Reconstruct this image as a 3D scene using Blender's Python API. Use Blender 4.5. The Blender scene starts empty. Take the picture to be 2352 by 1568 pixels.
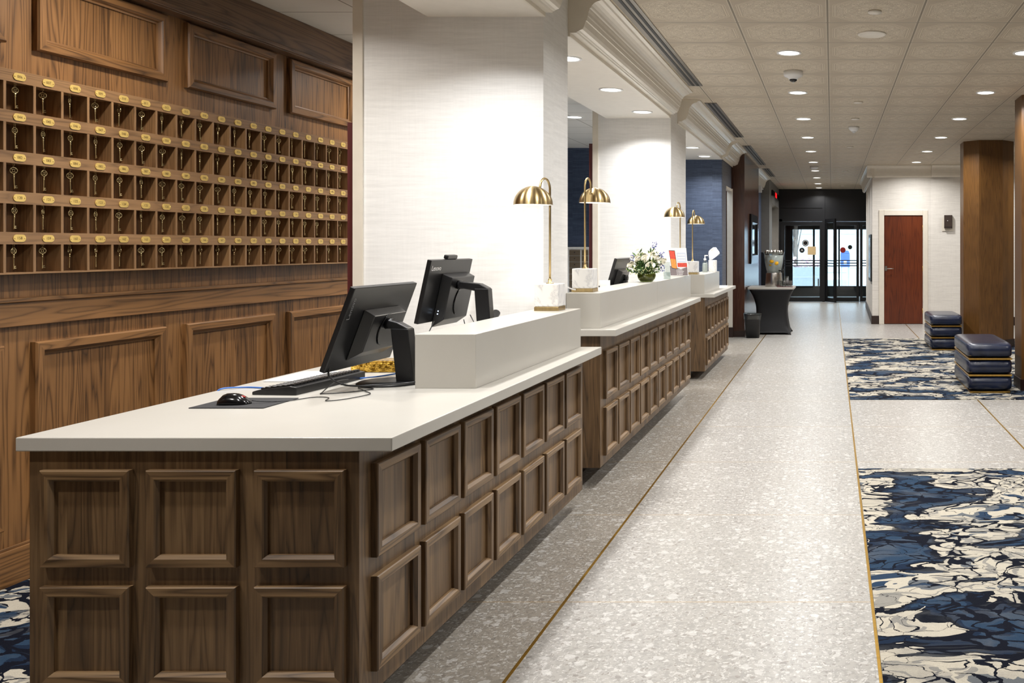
import bpy, math, random
from mathutils import Vector, Matrix
random.seed(7)
C = bpy.context.scene.collection
S = bpy.context.scene
PI = math.pi
# ------------------------------------------------------------------ camera, world, exposure
F, HX, HY, CH = 2095.0, 1911.0, 567.0, 1.46
cam = bpy.data.cameras.new('camera'); co = bpy.data.objects.new('camera', cam); C.objects.link(co)
cam.sensor_width = 36.0; cam.lens = F/2352*36; cam.clip_start = 0.05; cam.clip_end = 300
cam.shift_x = -(HX-1176)/2352; cam.shift_y = -(784-HY)/2352
co.location = (0, 0, CH); co.rotation_euler = (PI/2, 0, 0)
S.camera = co
w = bpy.data.worlds.new('world'); S.world = w; w.use_nodes = True
w.node_tree.nodes['Background'].inputs[0].default_value = (.80, .90, 1, 1)
w.node_tree.nodes['Background'].inputs[1].default_value = 3.6
S.view_settings.view_transform = 'Standard'; S.view_settings.look = 'None'
S.view_settings.gamma = 1; S.view_settings.use_curve_mapping = False
S.view_settings.exposure = 0.62
S.cycles.max_bounces = 8; S.cycles.diffuse_bounces = 5; S.cycles.glossy_bounces = 4
S.cycles.transmission_bounces = 8; S.cycles.transparent_max_bounces = 8
S.cycles.caustics_reflective = False; S.cycles.caustics_refractive = False
S.cycles.sample_clamp_indirect = 6
CEIL = 3.0; SOF = 2.752; OFC = 2.925; PX = -1.62
LOBBY_W, SOFFIT_W, OFFICE_W, DESK_W = 16.0, 10.3, 13.5, 1.4

# ------------------------------------------------------------------ mesh helpers
class MB:
    def __init__(s): s.v=[]; s.f=[]; s.m=[]; s.sm=[]
    def add(s, vs, fs, mi=0, smooth=False):
        n=len(s.v); s.v += [tuple(p) for p in vs]
        for f in fs: s.f.append([i+n for i in f]); s.m.append(mi); s.sm.append(smooth)
        return s
    def box(s, x0,x1,y0,y1,z0,z1, mi=0):
        return s.add([(x0,y0,z0),(x1,y0,z0),(x1,y1,z0),(x0,y1,z0),(x0,y0,z1),(x1,y0,z1),(x1,y1,z1),(x0,y1,z1)],
          [(0,3,2,1),(4,5,6,7),(0,1,5,4),(1,2,6,5),(2,3,7,6),(3,0,4,7)], mi)
    def prism(s, pts, a0, a1, axis='y', mi=0):
        # polygon extruded along axis: 'y' -> pts are (x,z); 'z' -> (x,y); 'x' -> (y,z)
        mp = {'y':lambda p,a:(p[0],a,p[1]), 'z':lambda p,a:(p[0],p[1],a), 'x':lambda p,a:(a,p[0],p[1])}[axis]
        n=len(pts); vs=[mp(p,a0) for p in pts]+[mp(p,a1) for p in pts]
        fs=[tuple(range(n))[::-1], tuple(range(n,2*n))]+[(i,(i+1)%n,n+(i+1)%n,n+i) for i in range(n)]
        return s.add(vs, fs, mi)
    def loft(s, rings, mi=0, smooth=True, cap=True, closed=True):
        n=len(rings[0]); vs=[p for r in rings for p in r]; fs=[]
        for k in range(len(rings)-1):
            for i in range(n if closed else n-1):
                j=(i+1)%n; fs.append((k*n+i,k*n+j,(k+1)*n+j,(k+1)*n+i))
        s.add(vs,fs,mi,smooth)
        if cap:
            b=len(s.v)-len(vs)
            s.f.append([b+i for i in range(n)][::-1]); s.m.append(mi); s.sm.append(False)
            s.f.append([b+(len(rings)-1)*n+i for i in range(n)]); s.m.append(mi); s.sm.append(False)
        return s
    def lathe(s, prof, c=(0,0,0), n=24, mi=0, cap=False, smooth=True):
        rings=[[(c[0]+r*math.cos(2*PI*i/n), c[1]+r*math.sin(2*PI*i/n), c[2]+z) for i in range(n)] for r,z in prof]
        return s.loft(rings, mi, smooth, cap)
    def cyl(s, c, r, h, n=20, mi=0, r2=None):
        return s.lathe([(r,0),(r2 if r2 is not None else r,h)], c, n, mi, True)
    def tube(s, pts, r, n=8, mi=0, cap=True):
        pts=[Vector(p) for p in pts]; rings=[]; up=Vector((0,0,1))
        for i,p in enumerate(pts):
            t=(pts[min(i+1,len(pts)-1)]-pts[max(i-1,0)]).normalized()
            if i==0:
                a = t.cross(up) if abs(t.z)<.95 else t.cross(Vector((1,0,0))); a.normalize()
            else:
                a = (a - t*a.dot(t)).normalized()
            b=t.cross(a); rr = r[i] if isinstance(r,(list,tuple)) else r
            rings.append([p+a*rr*math.cos(2*PI*k/n)+b*rr*math.sin(2*PI*k/n) for k in range(n)])
        return s.loft(rings, mi, True, cap)
    def sphere(s, c, r, n=12, m=8, mi=0, sc=(1,1,1)):
        rings=[]
        for k in range(m+1):
            a=-PI/2+PI*k/m; rr=max(math.cos(a),1e-4)
            rings.append([(c[0]+sc[0]*r*rr*math.cos(2*PI*i/n), c[1]+sc[1]*r*rr*math.sin(2*PI*i/n), c[2]+sc[2]*r*math.sin(a)) for i in range(n)])
        return s.loft(rings, mi, True, False)
    def superbox(s, c, hx, hy, hz, e1=.28, e2=.3, n=40, m=14, mi=0):
        def sp(v,e): return math.copysign(abs(v)**e, v)
        rings=[]
        for k in range(m+1):
            a=-PI/2+PI*k/m
            rings.append([(c[0]+hx*sp(math.cos(a),e1)*sp(math.cos(2*PI*i/n),e2), c[1]+hy*sp(math.cos(a),e1)*sp(math.sin(2*PI*i/n),e2), c[2]+hz*sp(math.sin(a),e1)) for i in range(n)])
        return s.loft(rings, mi, True, False)
    def frame(s, u0,u1,v0,v1, prof, fn, mi_v=0, mi_h=0):
        # mitred moulding round a rectangle; prof = (inset, height); fn(u,v,h) -> xyz
        loops=[[(u0+d,v0+d,h),(u1-d,v0+d,h),(u1-d,v1-d,h),(u0+d,v1-d,h)] for d,h in prof]
        n=len(s.v)
        for L in loops: s.v += [tuple(fn(*p)) for p in L]
        for k in range(len(loops)-1):
            for i in range(4):
                j=(i+1)%4; s.f.append([n+k*4+i,n+k*4+j,n+(k+1)*4+j,n+(k+1)*4+i]); s.m.append(mi_h if i%2==0 else mi_v); s.sm.append(False)
        return s
    def xform(s, M):
        s.v=[tuple(M@Vector(p)) for p in s.v]; return s
    def build(s, name, mats, parent=None, loc=None, bevel=0, seg=2, recalc=True):
        me=bpy.data.meshes.new(name); me.from_pydata(s.v,[],s.f)
        if not isinstance(mats,(list,tuple)): mats=[mats]
        for m in mats: me.materials.append(m)
        me.polygons.foreach_set('material_index', s.m); me.polygons.foreach_set('use_smooth', s.sm)
        if recalc:
            import bmesh
            bm=bmesh.new(); bm.from_mesh(me); bmesh.ops.recalc_face_normals(bm, faces=bm.faces); bm.to_mesh(me); bm.free()
        me.update()
        o=bpy.data.objects.new(name, me); C.objects.link(o)
        if parent: o.parent=parent
        if loc: o.location=loc
        if bevel:
            b=o.modifiers.new('bevel','BEVEL'); b.width=bevel; b.segments=seg; b.limit_method='ANGLE'; b.angle_limit=math.radians(40); b.harden_normals=False
        return o
def tag(o, label=None, cat=None, group=None, kind=None):
    if label: o['label']=label
    if cat: o['category']=cat
    if group: o['group']=group
    if kind: o['kind']=kind
    return o
def empty(name, loc=(0,0,0), rz=0, label=None, cat=None, group=None, kind=None):
    o=bpy.data.objects.new(name,None); C.objects.link(o); o.location=loc; o.rotation_euler=(0,0,rz); o.empty_display_size=.1
    return tag(o,label,cat,group,kind)
def copy_tree(o, parent=None):
    c=o.copy(); C.objects.link(c)
    if parent: c.parent=parent
    for ch in list(o.children): copy_tree(ch, c)
    return c
ORD=['','first','second','third','fourth','fifth','sixth','seventh','eighth','ninth','tenth','eleventh','twelfth','thirteenth','fourteenth','fifteenth','sixteenth','seventeenth','eighteenth','nineteenth','twentieth']

# ------------------------------------------------------------------ materials
def lin(c):
    return tuple((x/255/12.92 if x/255<=.04045 else ((x/255+.055)/1.055)**2.4) for x in c)+(1,)
class NT:
    def __init__(s, name):
        s.mat=bpy.data.materials.new(name); s.mat.use_nodes=True; s.t=s.mat.node_tree
        s.b=s.t.nodes['Principled BSDF']; s.out=s.t.nodes['Material Output']
    def n(s, typ, **kw):
        nd=s.t.nodes.new(typ)
        for k,v in kw.items():
            if k.startswith('_'): setattr(nd,k[1:],v)
            else:
                key=int(k[1:]) if k[0]=='i' and k[1:].isdigit() else k
                s.set(nd.inputs[key], v)
        return nd
    def set(s, sock, v):
        if isinstance(v, bpy.types.NodeSocket): s.t.links.new(v, sock)
        elif isinstance(v, bpy.types.Node): s.t.links.new(v.outputs[0], sock)
        else:
            try: sock.default_value=v
            except Exception: sock.default_value=(v,v,v)
    def m(s, op, a, b=None, c=None):
        nd=s.t.nodes.new('ShaderNodeMath'); nd.operation=op; s.set(nd.inputs[0],a)
        if b is not None: s.set(nd.inputs[1],b)
        if c is not None: s.set(nd.inputs[2],c)
        return nd.outputs[0]
    def coords(s, kind='Object'):
        tc=s.t.nodes.new('ShaderNodeTexCoord'); se=s.t.nodes.new('ShaderNodeSeparateXYZ'); s.t.links.new(tc.outputs[kind], se.inputs[0])
        return tc.outputs[kind], se.outputs[0], se.outputs[1], se.outputs[2]
    def vec(s, x,y,z):
        nd=s.t.nodes.new('ShaderNodeCombineXYZ')
        for i,v in enumerate((x,y,z)): s.set(nd.inputs[i],v)
        return nd.outputs[0]
    def noise(s, v, scale=1, detail=3, rough=.5, dist=0):
        nd=s.t.nodes.new('ShaderNodeTexNoise'); s.set(nd.inputs['Vector'],v); nd.inputs['Scale'].default_value=scale
        nd.inputs['Detail'].default_value=detail; nd.inputs['Roughness'].default_value=rough; nd.inputs['Distortion'].default_value=dist
        return nd.outputs[0]
    def ramp(s, f, stops, interp='LINEAR'):
        nd=s.t.nodes.new('ShaderNodeValToRGB'); s.set(nd.inputs[0],f); cr=nd.color_ramp; cr.interpolation=interp
        while len(cr.elements)<len(stops): cr.elements.new(.5)
        for e,(p,c) in zip(cr.elements,stops): e.position=p; e.color=c
        return nd.outputs[0]
    def mix(s, f, a, b, mode='MIX'):
        nd=s.t.nodes.new('ShaderNodeMix'); nd.data_type='RGBA'; nd.blend_type=mode
        s.set(nd.inputs[0],f); s.set(nd.inputs[6],a); s.set(nd.inputs[7],b); return nd.outputs[2]
    def bump(s, h, strength=.3, dist=.002):
        nd=s.t.nodes.new('ShaderNodeBump'); s.set(nd.inputs['Height'],h); nd.inputs['Strength'].default_value=strength; nd.inputs['Distance'].default_value=dist
        s.t.links.new(nd.outputs[0], s.b.inputs['Normal'])
    def fin(s, col=None, rough=.5, metal=0, spec=None, **kw):
        if col is not None: s.set(s.b.inputs['Base Color'], col)
        s.set(s.b.inputs['Roughness'], rough); s.set(s.b.inputs['Metallic'], metal)
        if spec is not None: s.b.inputs['Specular IOR Level'].default_value=spec
        for k,v in kw.items(): s.set(s.b.inputs[k.replace('_',' ')], v)
        return s.mat
def plain(name, rgb, rough=.5, metal=0, var=.06, scale=12, **kw):
    t=NT(name); v,x,y,z=t.coords(); n=t.noise(v,scale,3)
    c=lin(rgb); d=tuple(max(0,k*(1-var)) for k in c[:3])+(1,); e=tuple(min(1,k*(1+var)) for k in c[:3])+(1,)
    return t.fin(t.ramp(n,[(.3,d),(.7,e)]), rough, metal, **kw)
def wood(name, dark, mid, light, axis='z', plank=.11, rough=.42, freq=1.0, contrast=1.0):
    t=NT(name); v,x,y,z=t.coords()
    h=t.m('ADD',x,y); idx=t.m('FLOOR', t.m('DIVIDE', h if axis=='z' else z, plank))
    wn=t.n('ShaderNodeTexWhiteNoise', _noise_dimensions='1D'); t.set(wn.inputs['W'], idx); r=wn.outputs[0]
    off=t.m('MULTIPLY', r, 9.0)
    A, L = 12.0*freq, .75*freq
    def sc(c, ax, k_l, k_a): return t.m('MULTIPLY', c, k_l if axis==ax else k_a)
    vx,vy,vz = sc(x,'x',L,A), sc(y,'y',L,A), sc(z,'z',L,A)
    if axis=='z': vz=t.m('ADD',vz,off)
    elif axis=='y': vy=t.m('ADD',vy,off)
    else: vx=t.m('ADD',vx,off)
    n1=t.noise(t.vec(vx,vy,vz),1,1.5,.45,.25)
    ring=t.m('ABSOLUTE', t.m('SINE', t.m('MULTIPLY', n1, 34.0)))
    fx,fy,fz = sc(x,'x',5,170), sc(y,'y',5,170), sc(z,'z',5,170)
    fine=t.noise(t.vec(fx,fy,fz),1,3,.6)
    big=t.noise(t.vec(t.m('ADD',x,off),y,z),3,2)
    val=t.m('ADD', t.m('MULTIPLY', t.m('POWER',ring,.6), .42*contrast), t.m('ADD', t.m('MULTIPLY',fine,.38), t.m('ADD', t.m('MULTIPLY',r,.20), t.m('MULTIPLY',big,.22))))
    col=t.ramp(val,[(.22,lin(dark)),(.55,lin(mid)),(.88,lin(light))])
    t.bump(val,.12,.0015)
    return t.fin(col, t.m('ADD', rough-.06, t.m('MULTIPLY',fine,.14)), 0)
M={}
WD,WM,WL=(38,24,12),(98,67,37),(138,98,58)
M['oak_v']=wood('oak_vertical',WD,WM,WL,'z',.19)
M['oak_h']=wood('oak_horizontal',WD,WM,WL,'y',.5)
CD,CMi,CL=(36,25,15),(98,75,50),(142,114,80)
M['umber_v']=wood('umber_oak_vertical',CD,CMi,CL,'z',.072,contrast=.55)
M['umber_y']=wood('umber_oak_along_y',CD,CMi,CL,'y',.5)
M['umber_x']=wood('umber_oak_along_x',CD,CMi,CL,'x',.5)
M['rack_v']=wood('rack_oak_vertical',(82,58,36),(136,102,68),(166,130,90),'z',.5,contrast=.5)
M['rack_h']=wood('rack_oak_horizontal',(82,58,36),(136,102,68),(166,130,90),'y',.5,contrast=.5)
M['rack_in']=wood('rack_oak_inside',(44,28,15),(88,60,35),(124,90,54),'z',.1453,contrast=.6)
M['beam']=wood('dark_oak_beam',(38,25,16),(78,54,37),(112,84,60),'y',.5)
M['mahogany']=wood('mahogany_pier',(34,16,10),(70,42,30),(104,72,54),'z',.35,.2,contrast=.4)
M['door_wood']=wood('red_brown_door',(52,19,5),(90,37,12),(114,52,20),'z',2.0,.35,.8,.7)
M['bronze_wood']=wood('bronze_brown_column',(66,42,18),(108,74,36),(138,98,52),'z',.17,.35,1.2,.35)
M['white_paint']=plain('white_paint',(232,229,222),.5)
M['cream_paint']=plain('cream_semigloss_paint',(222,214,200),.3,var=.03)
M['soffit']=plain('soffit_paint',(232,226,216),.6,var=.02)
M['black_metal']=plain('black_metal',(16,17,20),.35,0)
M['black_plastic']=plain('black_plastic',(15,15,17),.36,0,var=.12,scale=60)
M['black_gloss']=plain('black_gloss',(12,12,14),.15)
M['dark_base']=plain('dark_brown_base',(46,30,24),.4)
M['kick']=plain('toe_kick_laminate',(34,28,26),.35)
M['white_plastic']=plain('white_plastic',(235,235,235),.35,var=.02)
M['steel']=plain('brushed_steel',(190,186,180),.25,1)
M['grille']=plain('grille_metal',(120,112,100),.4,.6)
M['slot']=plain('slot_black',(14,13,12),.6)
M['maroon']=plain('maroon_edge',(84,36,36),.4)
M['red']=plain('red_plastic',(190,40,30),.4)
M['blue_cable']=plain('blue_cable',(60,110,190),.4)
M['paper']=plain('white_paper',(240,240,240),.6,var=.02)
M['pad']=plain('mouse_pad_cloth',(38,38,40),.8)
M['grey_key']=plain('key_legend',(120,120,122),.5)
M['safe']=plain('safe_door_bronze',(120,104,84),.4,.3)
M['spandex']=plain('black_spandex',(11,11,15),.7,var=.1)
M['yellow']=plain('lemon_peel',(240,180,30),.4)
M['gold_box']=None
def brass(name, rgb, rough=.28, streak=True):
    t=NT(name); v,x,y,z=t.coords(); n=t.noise(t.vec(t.m('MULTIPLY',x,60),t.m('MULTIPLY',y,60),t.m('MULTIPLY',z,3)),1,3)
    c=lin(rgb)
    return t.fin(t.ramp(n,[(.3,tuple(k*.8 for k in c[:3])+(1,)),(.7,c)]), t.m('ADD',rough-.06,t.m('MULTIPLY',n,.14)), 1)
M['brass']=brass('brushed_brass',(196,172,124),.3)
t=NT('spun_brass_dome'); tg=t.n('ShaderNodeTangent',_direction_type='RADIAL',_axis='Z'); v,x,y,z=t.coords(); n=t.noise(t.vec(t.m('MULTIPLY',t.m('ARCTAN2',y,x),9),0,0),1,3,.6)
t.set(t.b.inputs['Tangent'],tg)
M['dome']=t.fin(t.ramp(n,[(.3,lin((176,150,104))),(.7,lin((206,184,138)))]),t.m('ADD',.22,t.m('MULTIPLY',n,.2)),1,Anisotropic=.85,Anisotropic_Rotation=.25)
M['gold']=brass('polished_gold_trim',(212,170,90),.3)
M['gold_line']=brass('brass_floor_strip',(190,150,60),.35)
M['key_metal']=brass('aged_brass_key',(214,194,146),.3)
M['plate']=plain('number_plate_brass',(232,200,118),.35,.55)
M['stamp']=plain('stamped_figures',(92,66,24),.5)
t=NT('gold_foil'); v,x,y,z=t.coords(); n=t.noise(v,70,4); t.bump(n,.8,.004)
M['gold_box']=t.fin(t.ramp(n,[(.35,lin((120,84,20))),(.6,lin((240,196,90)))]),.25,1)
def quartz():
    t=NT('beige_quartz'); v,x,y,z=t.coords(); n=t.noise(v,2.5,5,.6,.6); f=t.noise(v,300,2)
    c=t.mix(t.m('MULTIPLY',n,.6), lin((190,187,180)), lin((172,167,157)))
    c=t.mix(t.m('MULTIPLY',f,.12), c, lin((150,144,133)))
    return t.fin(c,.28)
M['quartz']=quartz()
def marble():
    t=NT('white_marble'); v,x,y,z=t.coords('Object'); n=t.noise(v,6,6,.6,.7)
    vein=t.m('ABSOLUTE', t.m('SUBTRACT',n,.5))
    return t.fin(t.ramp(vein,[(0,lin((205,205,207))),(.012,lin((226,225,224))),(.05,lin((238,237,235)))]),.3)
M['marble']=marble()
def wallpaper(name, a, b, seam=.69):
    t=NT(name); v,x,y,z=t.coords(); h=t.m('ADD',x,t.m('MULTIPLY',y,1.0))
    idx=t.m('FLOOR',t.m('DIVIDE',h,seam)); wn=t.n('ShaderNodeTexWhiteNoise',_noise_dimensions='1D'); t.set(wn.inputs['W'],idx)
    o=t.m('MULTIPLY',wn.outputs[0],13)
    n1=t.noise(t.vec(t.m('MULTIPLY',x,3),t.m('MULTIPLY',y,3),t.m('ADD',t.m('MULTIPLY',z,55),o)),1,4,.6)
    n2=t.noise(t.vec(t.m('MULTIPLY',x,14),t.m('MULTIPLY',y,14),t.m('ADD',t.m('MULTIPLY',z,260),o)),1,2,.5)
    n3=t.noise(t.vec(t.m('MULTIPLY',x,90),t.m('MULTIPLY',y,90),t.m('MULTIPLY',z,5)),1,2)
    val=t.m('ADD',t.m('MULTIPLY',n1,.55),t.m('ADD',t.m('MULTIPLY',n2,.3),t.m('MULTIPLY',n3,.15)))
    t.bump(val,.15,.001)
    return t.fin(t.ramp(val,[(.3,lin(a)),(.62,lin(b))]),.6)
M['wp_white']=wallpaper('white_grasscloth',(222,221,219),(240,239,237))
M['wp_cream']=wallpaper('cream_grasscloth',(204,198,190),(226,221,213))
M['wp_blue']=wallpaper('blue_grasscloth',(36,46,68),(76,90,114))
M['wp_grey']=wallpaper('grey_blue_grasscloth',(66,68,78),(96,98,108))
M['grey_wall']=plain('grey_plaster',(110,108,104),.6)
def terrazzo(name, base, tint):
    t=NT(name); v,x,y,z=t.coords()
    wrp=t.n('ShaderNodeTexNoise'); t.set(wrp.inputs['Vector'],v); wrp.inputs['Scale'].default_value=30; wrp.inputs['Detail'].default_value=3
    va=t.n('ShaderNodeVectorMath',_operation='MULTIPLY_ADD'); t.set(va.inputs[0],wrp.outputs[1]); va.inputs[1].default_value=(.045,.045,.0); t.set(va.inputs[2],v)
    wv=va.outputs[0]
    big=t.noise(v,1.6,4,.6); mid=t.noise(v,38,5,.7)
    col=t.mix(t.m('MULTIPLY',big,.55), lin(base), lin(tint))
    col=t.mix(t.m('MULTIPLY',t.m('GREATER_THAN',mid,.52),.42), col, lin(tuple(int(k*.78) for k in base)))
    for scl,thr,rad,cc,op in ((22,.80,.42,(200,198,194),.55),(55,.72,.42,(206,204,199),.6),(130,.68,.45,(206,204,200),.5),(70,.84,.40,(120,112,104),.6),(34,.93,.3,(112,106,100),.6)):
        vo=t.n('ShaderNodeTexVoronoi'); t.set(vo.inputs['Vector'],wv); vo.inputs['Scale'].default_value=scl
        se=t.n('ShaderNodeSeparateColor'); t.set(se.inputs[0],vo.outputs['Color'])
        k=t.m('MULTIPLY',t.m('GREATER_THAN',se.outputs[0],thr),t.m('LESS_THAN',vo.outputs['Distance'],rad))
        col=t.mix(t.m('MULTIPLY',k,op),col,lin(cc))
    fr=t.m('ABSOLUTE',t.m('SUBTRACT',t.m('FRACT',t.m('DIVIDE',t.m('SUBTRACT',y,3.753-.61),1.2205)),.5))
    ln=t.m('LESS_THAN',fr,.0022)
    col=t.mix(t.m('MULTIPLY',ln,.75),col,lin((168,138,88)))
    return t.fin(col,t.m('ADD',.24,t.m('MULTIPLY',mid,.16)),0,.45)
M['terrazzo']=terrazzo('terrazzo_tile',(166,163,158),(152,147,140))
M['terrazzo_part_shaded']=terrazzo('darker_part_shaded_terrazzo',(158,152,142),(134,126,115))  # darker tile tone, partly the dimmer light by the counters put into the colour
def carpet():
    t=NT('marbled_carpet'); v,x,y,z=t.coords()
    def warp(vv,sc,amt,det=3):
        nn=t.n('ShaderNodeTexNoise'); t.set(nn.inputs['Vector'],vv); nn.inputs['Scale'].default_value=sc; nn.inputs['Detail'].default_value=det
        va=t.n('ShaderNodeVectorMath',_operation='MULTIPLY_ADD'); t.set(va.inputs[0],nn.outputs[1]); va.inputs[1].default_value=(amt,amt,0); t.set(va.inputs[2],vv); return va.outputs[0]
    sx=t.vec(t.m('MULTIPLY',x,.85),t.m('MULTIPLY',y,1.3),z)
    w1=warp(sx,1.8,.5); w2=warp(warp(w1,9,.10,4),60,.016,4)
    reg=t.noise(w2,2.1,3,.5,.4)
    base=t.ramp(reg,[(0,lin((14,20,34))),(.33,lin((40,60,82))),(.41,lin((24,38,58))),(.445,lin((12,17,28))),(.47,lin((182,175,160))),(.52,lin((140,137,130))),(.54,lin((182,175,160))),(.585,lin((98,102,106))),(.615,lin((40,58,80))),(.68,lin((180,173,158)))],'CONSTANT')
    vo=t.n('ShaderNodeTexVoronoi',_feature='DISTANCE_TO_EDGE'); t.set(vo.inputs['Vector'],w2); vo.inputs['Scale'].default_value=10
    nn=t.noise(w1,3.2,2); th=t.m('MAXIMUM',t.m('MULTIPLY',t.m('SUBTRACT',nn,.40),.46),t.m('MULTIPLY',t.m('GREATER_THAN',nn,.3),.010))
    crack=t.m('LESS_THAN',vo.outputs['Distance'],th)
    islight=t.m('MULTIPLY',t.m('GREATER_THAN',reg,.49),1)
    cloud=t.noise(w2,4.5,4,.6); base=t.mix(t.m('MULTIPLY',t.m('MAXIMUM',t.m('SUBTRACT',cloud,.48),0),2.2),base,lin((96,98,100)))
    c=t.mix(crack,base,lin((12,16,28)))
    vo2=t.n('ShaderNodeTexVoronoi',_feature='DISTANCE_TO_EDGE'); t.set(vo2.inputs['Vector'],warp(w1,5,.3,3)); vo2.inputs['Scale'].default_value=2.6
    n3=t.noise(w1,2.1,2); th2=t.m('MULTIPLY',t.m('MAXIMUM',t.m('SUBTRACT',n3,.50),0),.34)
    c=t.mix(t.m('LESS_THAN',vo2.outputs['Distance'],th2),c,lin((182,175,160)))
    st=t.noise(t.vec(t.m('MULTIPLY',x,25),t.m('MULTIPLY',y,420),z),1,2)
    f=t.noise(v,260,3); 
    c=t.mix(.35,c,t.mix(1.0,c,t.ramp(t.m('ADD',t.m('MULTIPLY',f,.6),t.m('MULTIPLY',st,.4)),[(.35,(.45,.45,.45,1)),(.65,(1.25,1.25,1.25,1))]),'MULTIPLY'))
    t.bump(f,.5,.004)
    return t.fin(c,.95,0,.1)
M['carpet']=carpet()
def ceil_tile(name, X0, Y0, P, c1, c2, ornate=True):
    t=NT(name); v,x,y,z=t.coords()
    u=t.m('FRACT',t.m('DIVIDE',t.m('SUBTRACT',x,X0),P)); q=t.m('FRACT',t.m('DIVIDE',t.m('SUBTRACT',y,Y0),P))
    a=t.m('ABSOLUTE',t.m('SUBTRACT',u,.5)); b=t.m('ABSOLUTE',t.m('SUBTRACT',q,.5)); d=t.m('MAXIMUM',a,b)
    line=t.m('GREATER_THAN',d,.490); shade=t.m('GREATER_THAN',d,.480)
    n=t.noise(t.vec(t.m('MULTIPLY',x,2),t.m('MULTIPLY',y,10),0),1,4,.6)
    base=t.mix(n,lin(c1),lin(c2))
    if ornate:
        oc=t.m('MAXIMUM',d,t.m('MULTIPLY',t.m('ADD',a,b),.66))
        fr=t.m('MAXIMUM',t.m('MULTIPLY',t.m('GREATER_THAN',oc,.415),t.m('LESS_THAN',oc,.425)),t.m('MULTIPLY',t.m('GREATER_THAN',oc,.44),t.m('LESS_THAN',oc,.447)))
        nz=t.noise(t.vec(t.m('MULTIPLY',a,14),t.m('MULTIPLY',b,14),0),1,.8,.5,1.2)
        sw=t.m('GREATER_THAN',t.m('ABSOLUTE',t.m('SINE',t.m('MULTIPLY',nz,34))),.62)
        sw=t.m('MULTIPLY',sw,t.m('LESS_THAN',oc,.40))
        rel=t.m('MAXIMUM',sw,fr)
        base=t.mix(t.m('MULTIPLY',rel,.8),base,lin((226,214,194)))
        t.bump(t.m('SUBTRACT',rel,t.m('MULTIPLY',line,1.5)),.9,.008)
    col=t.mix(t.m('MULTIPLY',shade,.35),base,lin((236,228,212)))
    col=t.mix(t.m('MULTIPLY',line,.7),col,lin((96,86,72)))
    return t.fin(col,.7)
M['ceil']=ceil_tile('embossed_ceiling_tile',-.03,6.265,.62,(178,165,146),(196,183,164))
M['office_ceil']=ceil_tile('plain_ceiling_tile',-3.54,.2,.61,(214,208,198),(222,216,206),False)
def leather():
    t=NT('navy_leather'); v,x,y,z=t.coords(); n=t.noise(v,7,3); f=t.noise(v,160,3); t.bump(t.m('ADD',n,t.m('MULTIPLY',f,.15)),.35,.012)
    return t.fin(t.ramp(n,[(.3,lin((18,24,42))),(.7,lin((32,40,64)))]),.24,0)
M['leather']=leather()
def emit(name, rgb, s):
    t=NT(name); t.b.inputs['Base Color'].default_value=(0,0,0,1); t.b.inputs['Emission Color'].default_value=lin(rgb); t.b.inputs['Emission Strength'].default_value=s; return t.mat
M['lens']=emit('lit_lamp_lens',(255,250,240),6)
M['led_red']=emit('red_led',(220,10,20),1.0)
M['led_white']=emit('white_led',(210,230,255),3)
def glass(name, rgb=(245,250,250), rough=0.0, ior=1.45, thin=True, alpha=.12):
    t=NT(name)
    if thin:
        tr=t.n('ShaderNodeBsdfTransparent'); tr.inputs[0].default_value=lin(rgb); gl=t.n('ShaderNodeBsdfGlossy'); gl.inputs['Roughness'].default_value=.02
        mx=t.n('ShaderNodeMixShader'); fr=t.n('ShaderNodeLayerWeight'); fr.inputs[0].default_value=.5
        t.set(mx.inputs[0],t.m('ADD',t.m('MULTIPLY',t.m('POWER',fr.outputs['Facing'],4.0),.6),.03+alpha*.12)); t.t.links.new(tr.outputs[0],mx.inputs[1]); t.t.links.new(gl.outputs[0],mx.inputs[2]); t.t.links.new(mx.outputs[0],t.out.inputs[0])
        return t.mat
    return t.fin(lin(rgb),rough,0,Transmission_Weight=1.0,IOR=ior)
M['pane']=glass('window_glass')
M['clear']=glass('clear_plastic',(235,240,240),alpha=.5)
M['vase_glass']=glass('green_tinted_glass',(214,220,190),alpha=.3)
M['water']=plain('olive_vase_filling',(164,156,96),.15,var=.5,scale=40)
M['leaf']=plain('green_leaf',(56,88,34),.5,var=.4,scale=30)
M['petal']=plain('white_petal',(240,236,220),.6,var=.06,scale=40)
M['petal_blue']=plain('blue_petal',(62,74,160),.6,var=.3,scale=60)
M['bud']=plain('pale_bud',(206,210,150),.6,var=.2,scale=60)
M['flyer_red']=plain('flyer_red',(206,70,52),.5,var=.2,scale=60)
M['flyer_orange']=plain('flyer_orange',(224,142,62),.5,var=.2,scale=60)
M['flyer_grey']=plain('flyer_grey',(118,108,110),.5)
M['flyer_pale']=plain('flyer_pale_blue',(206,214,230),.5)
M['frosty']=plain('frosted_water',(214,218,214),.25,var=.1,Alpha=.8)
M['snow']=plain('snow',(235,240,245),.8)
M['facade']=plain('pale_facade',(198,204,212),.8)
M['facade2']=plain('facade_glazing',(176,188,204),.4)
M['road']=plain('grey_road',(150,155,162),.8)
M['mail_blue']=plain('blue_mailbox',(84,112,176),.5)
M['bark']=plain('bare_bark',(110,100,96),.9)
M['pink']=plain('pink_flowers',(226,190,200),.8,var=.4,scale=20)
M['tan']=plain('tan_notice',(205,178,132),.6)
M['mirror']=plain('mirror_glass',(200,205,210),.05,1,var=.0)
M['brown_box']=plain('brown_sconce_metal',(66,54,48),.4,.3)

def struct(name, mb, mat, label, cat, parent=None, bevel=0):
    o=mb.build(name, mat, parent, bevel=bevel)
    if parent is None: tag(o,label,cat,kind='structure')
    return o
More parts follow.
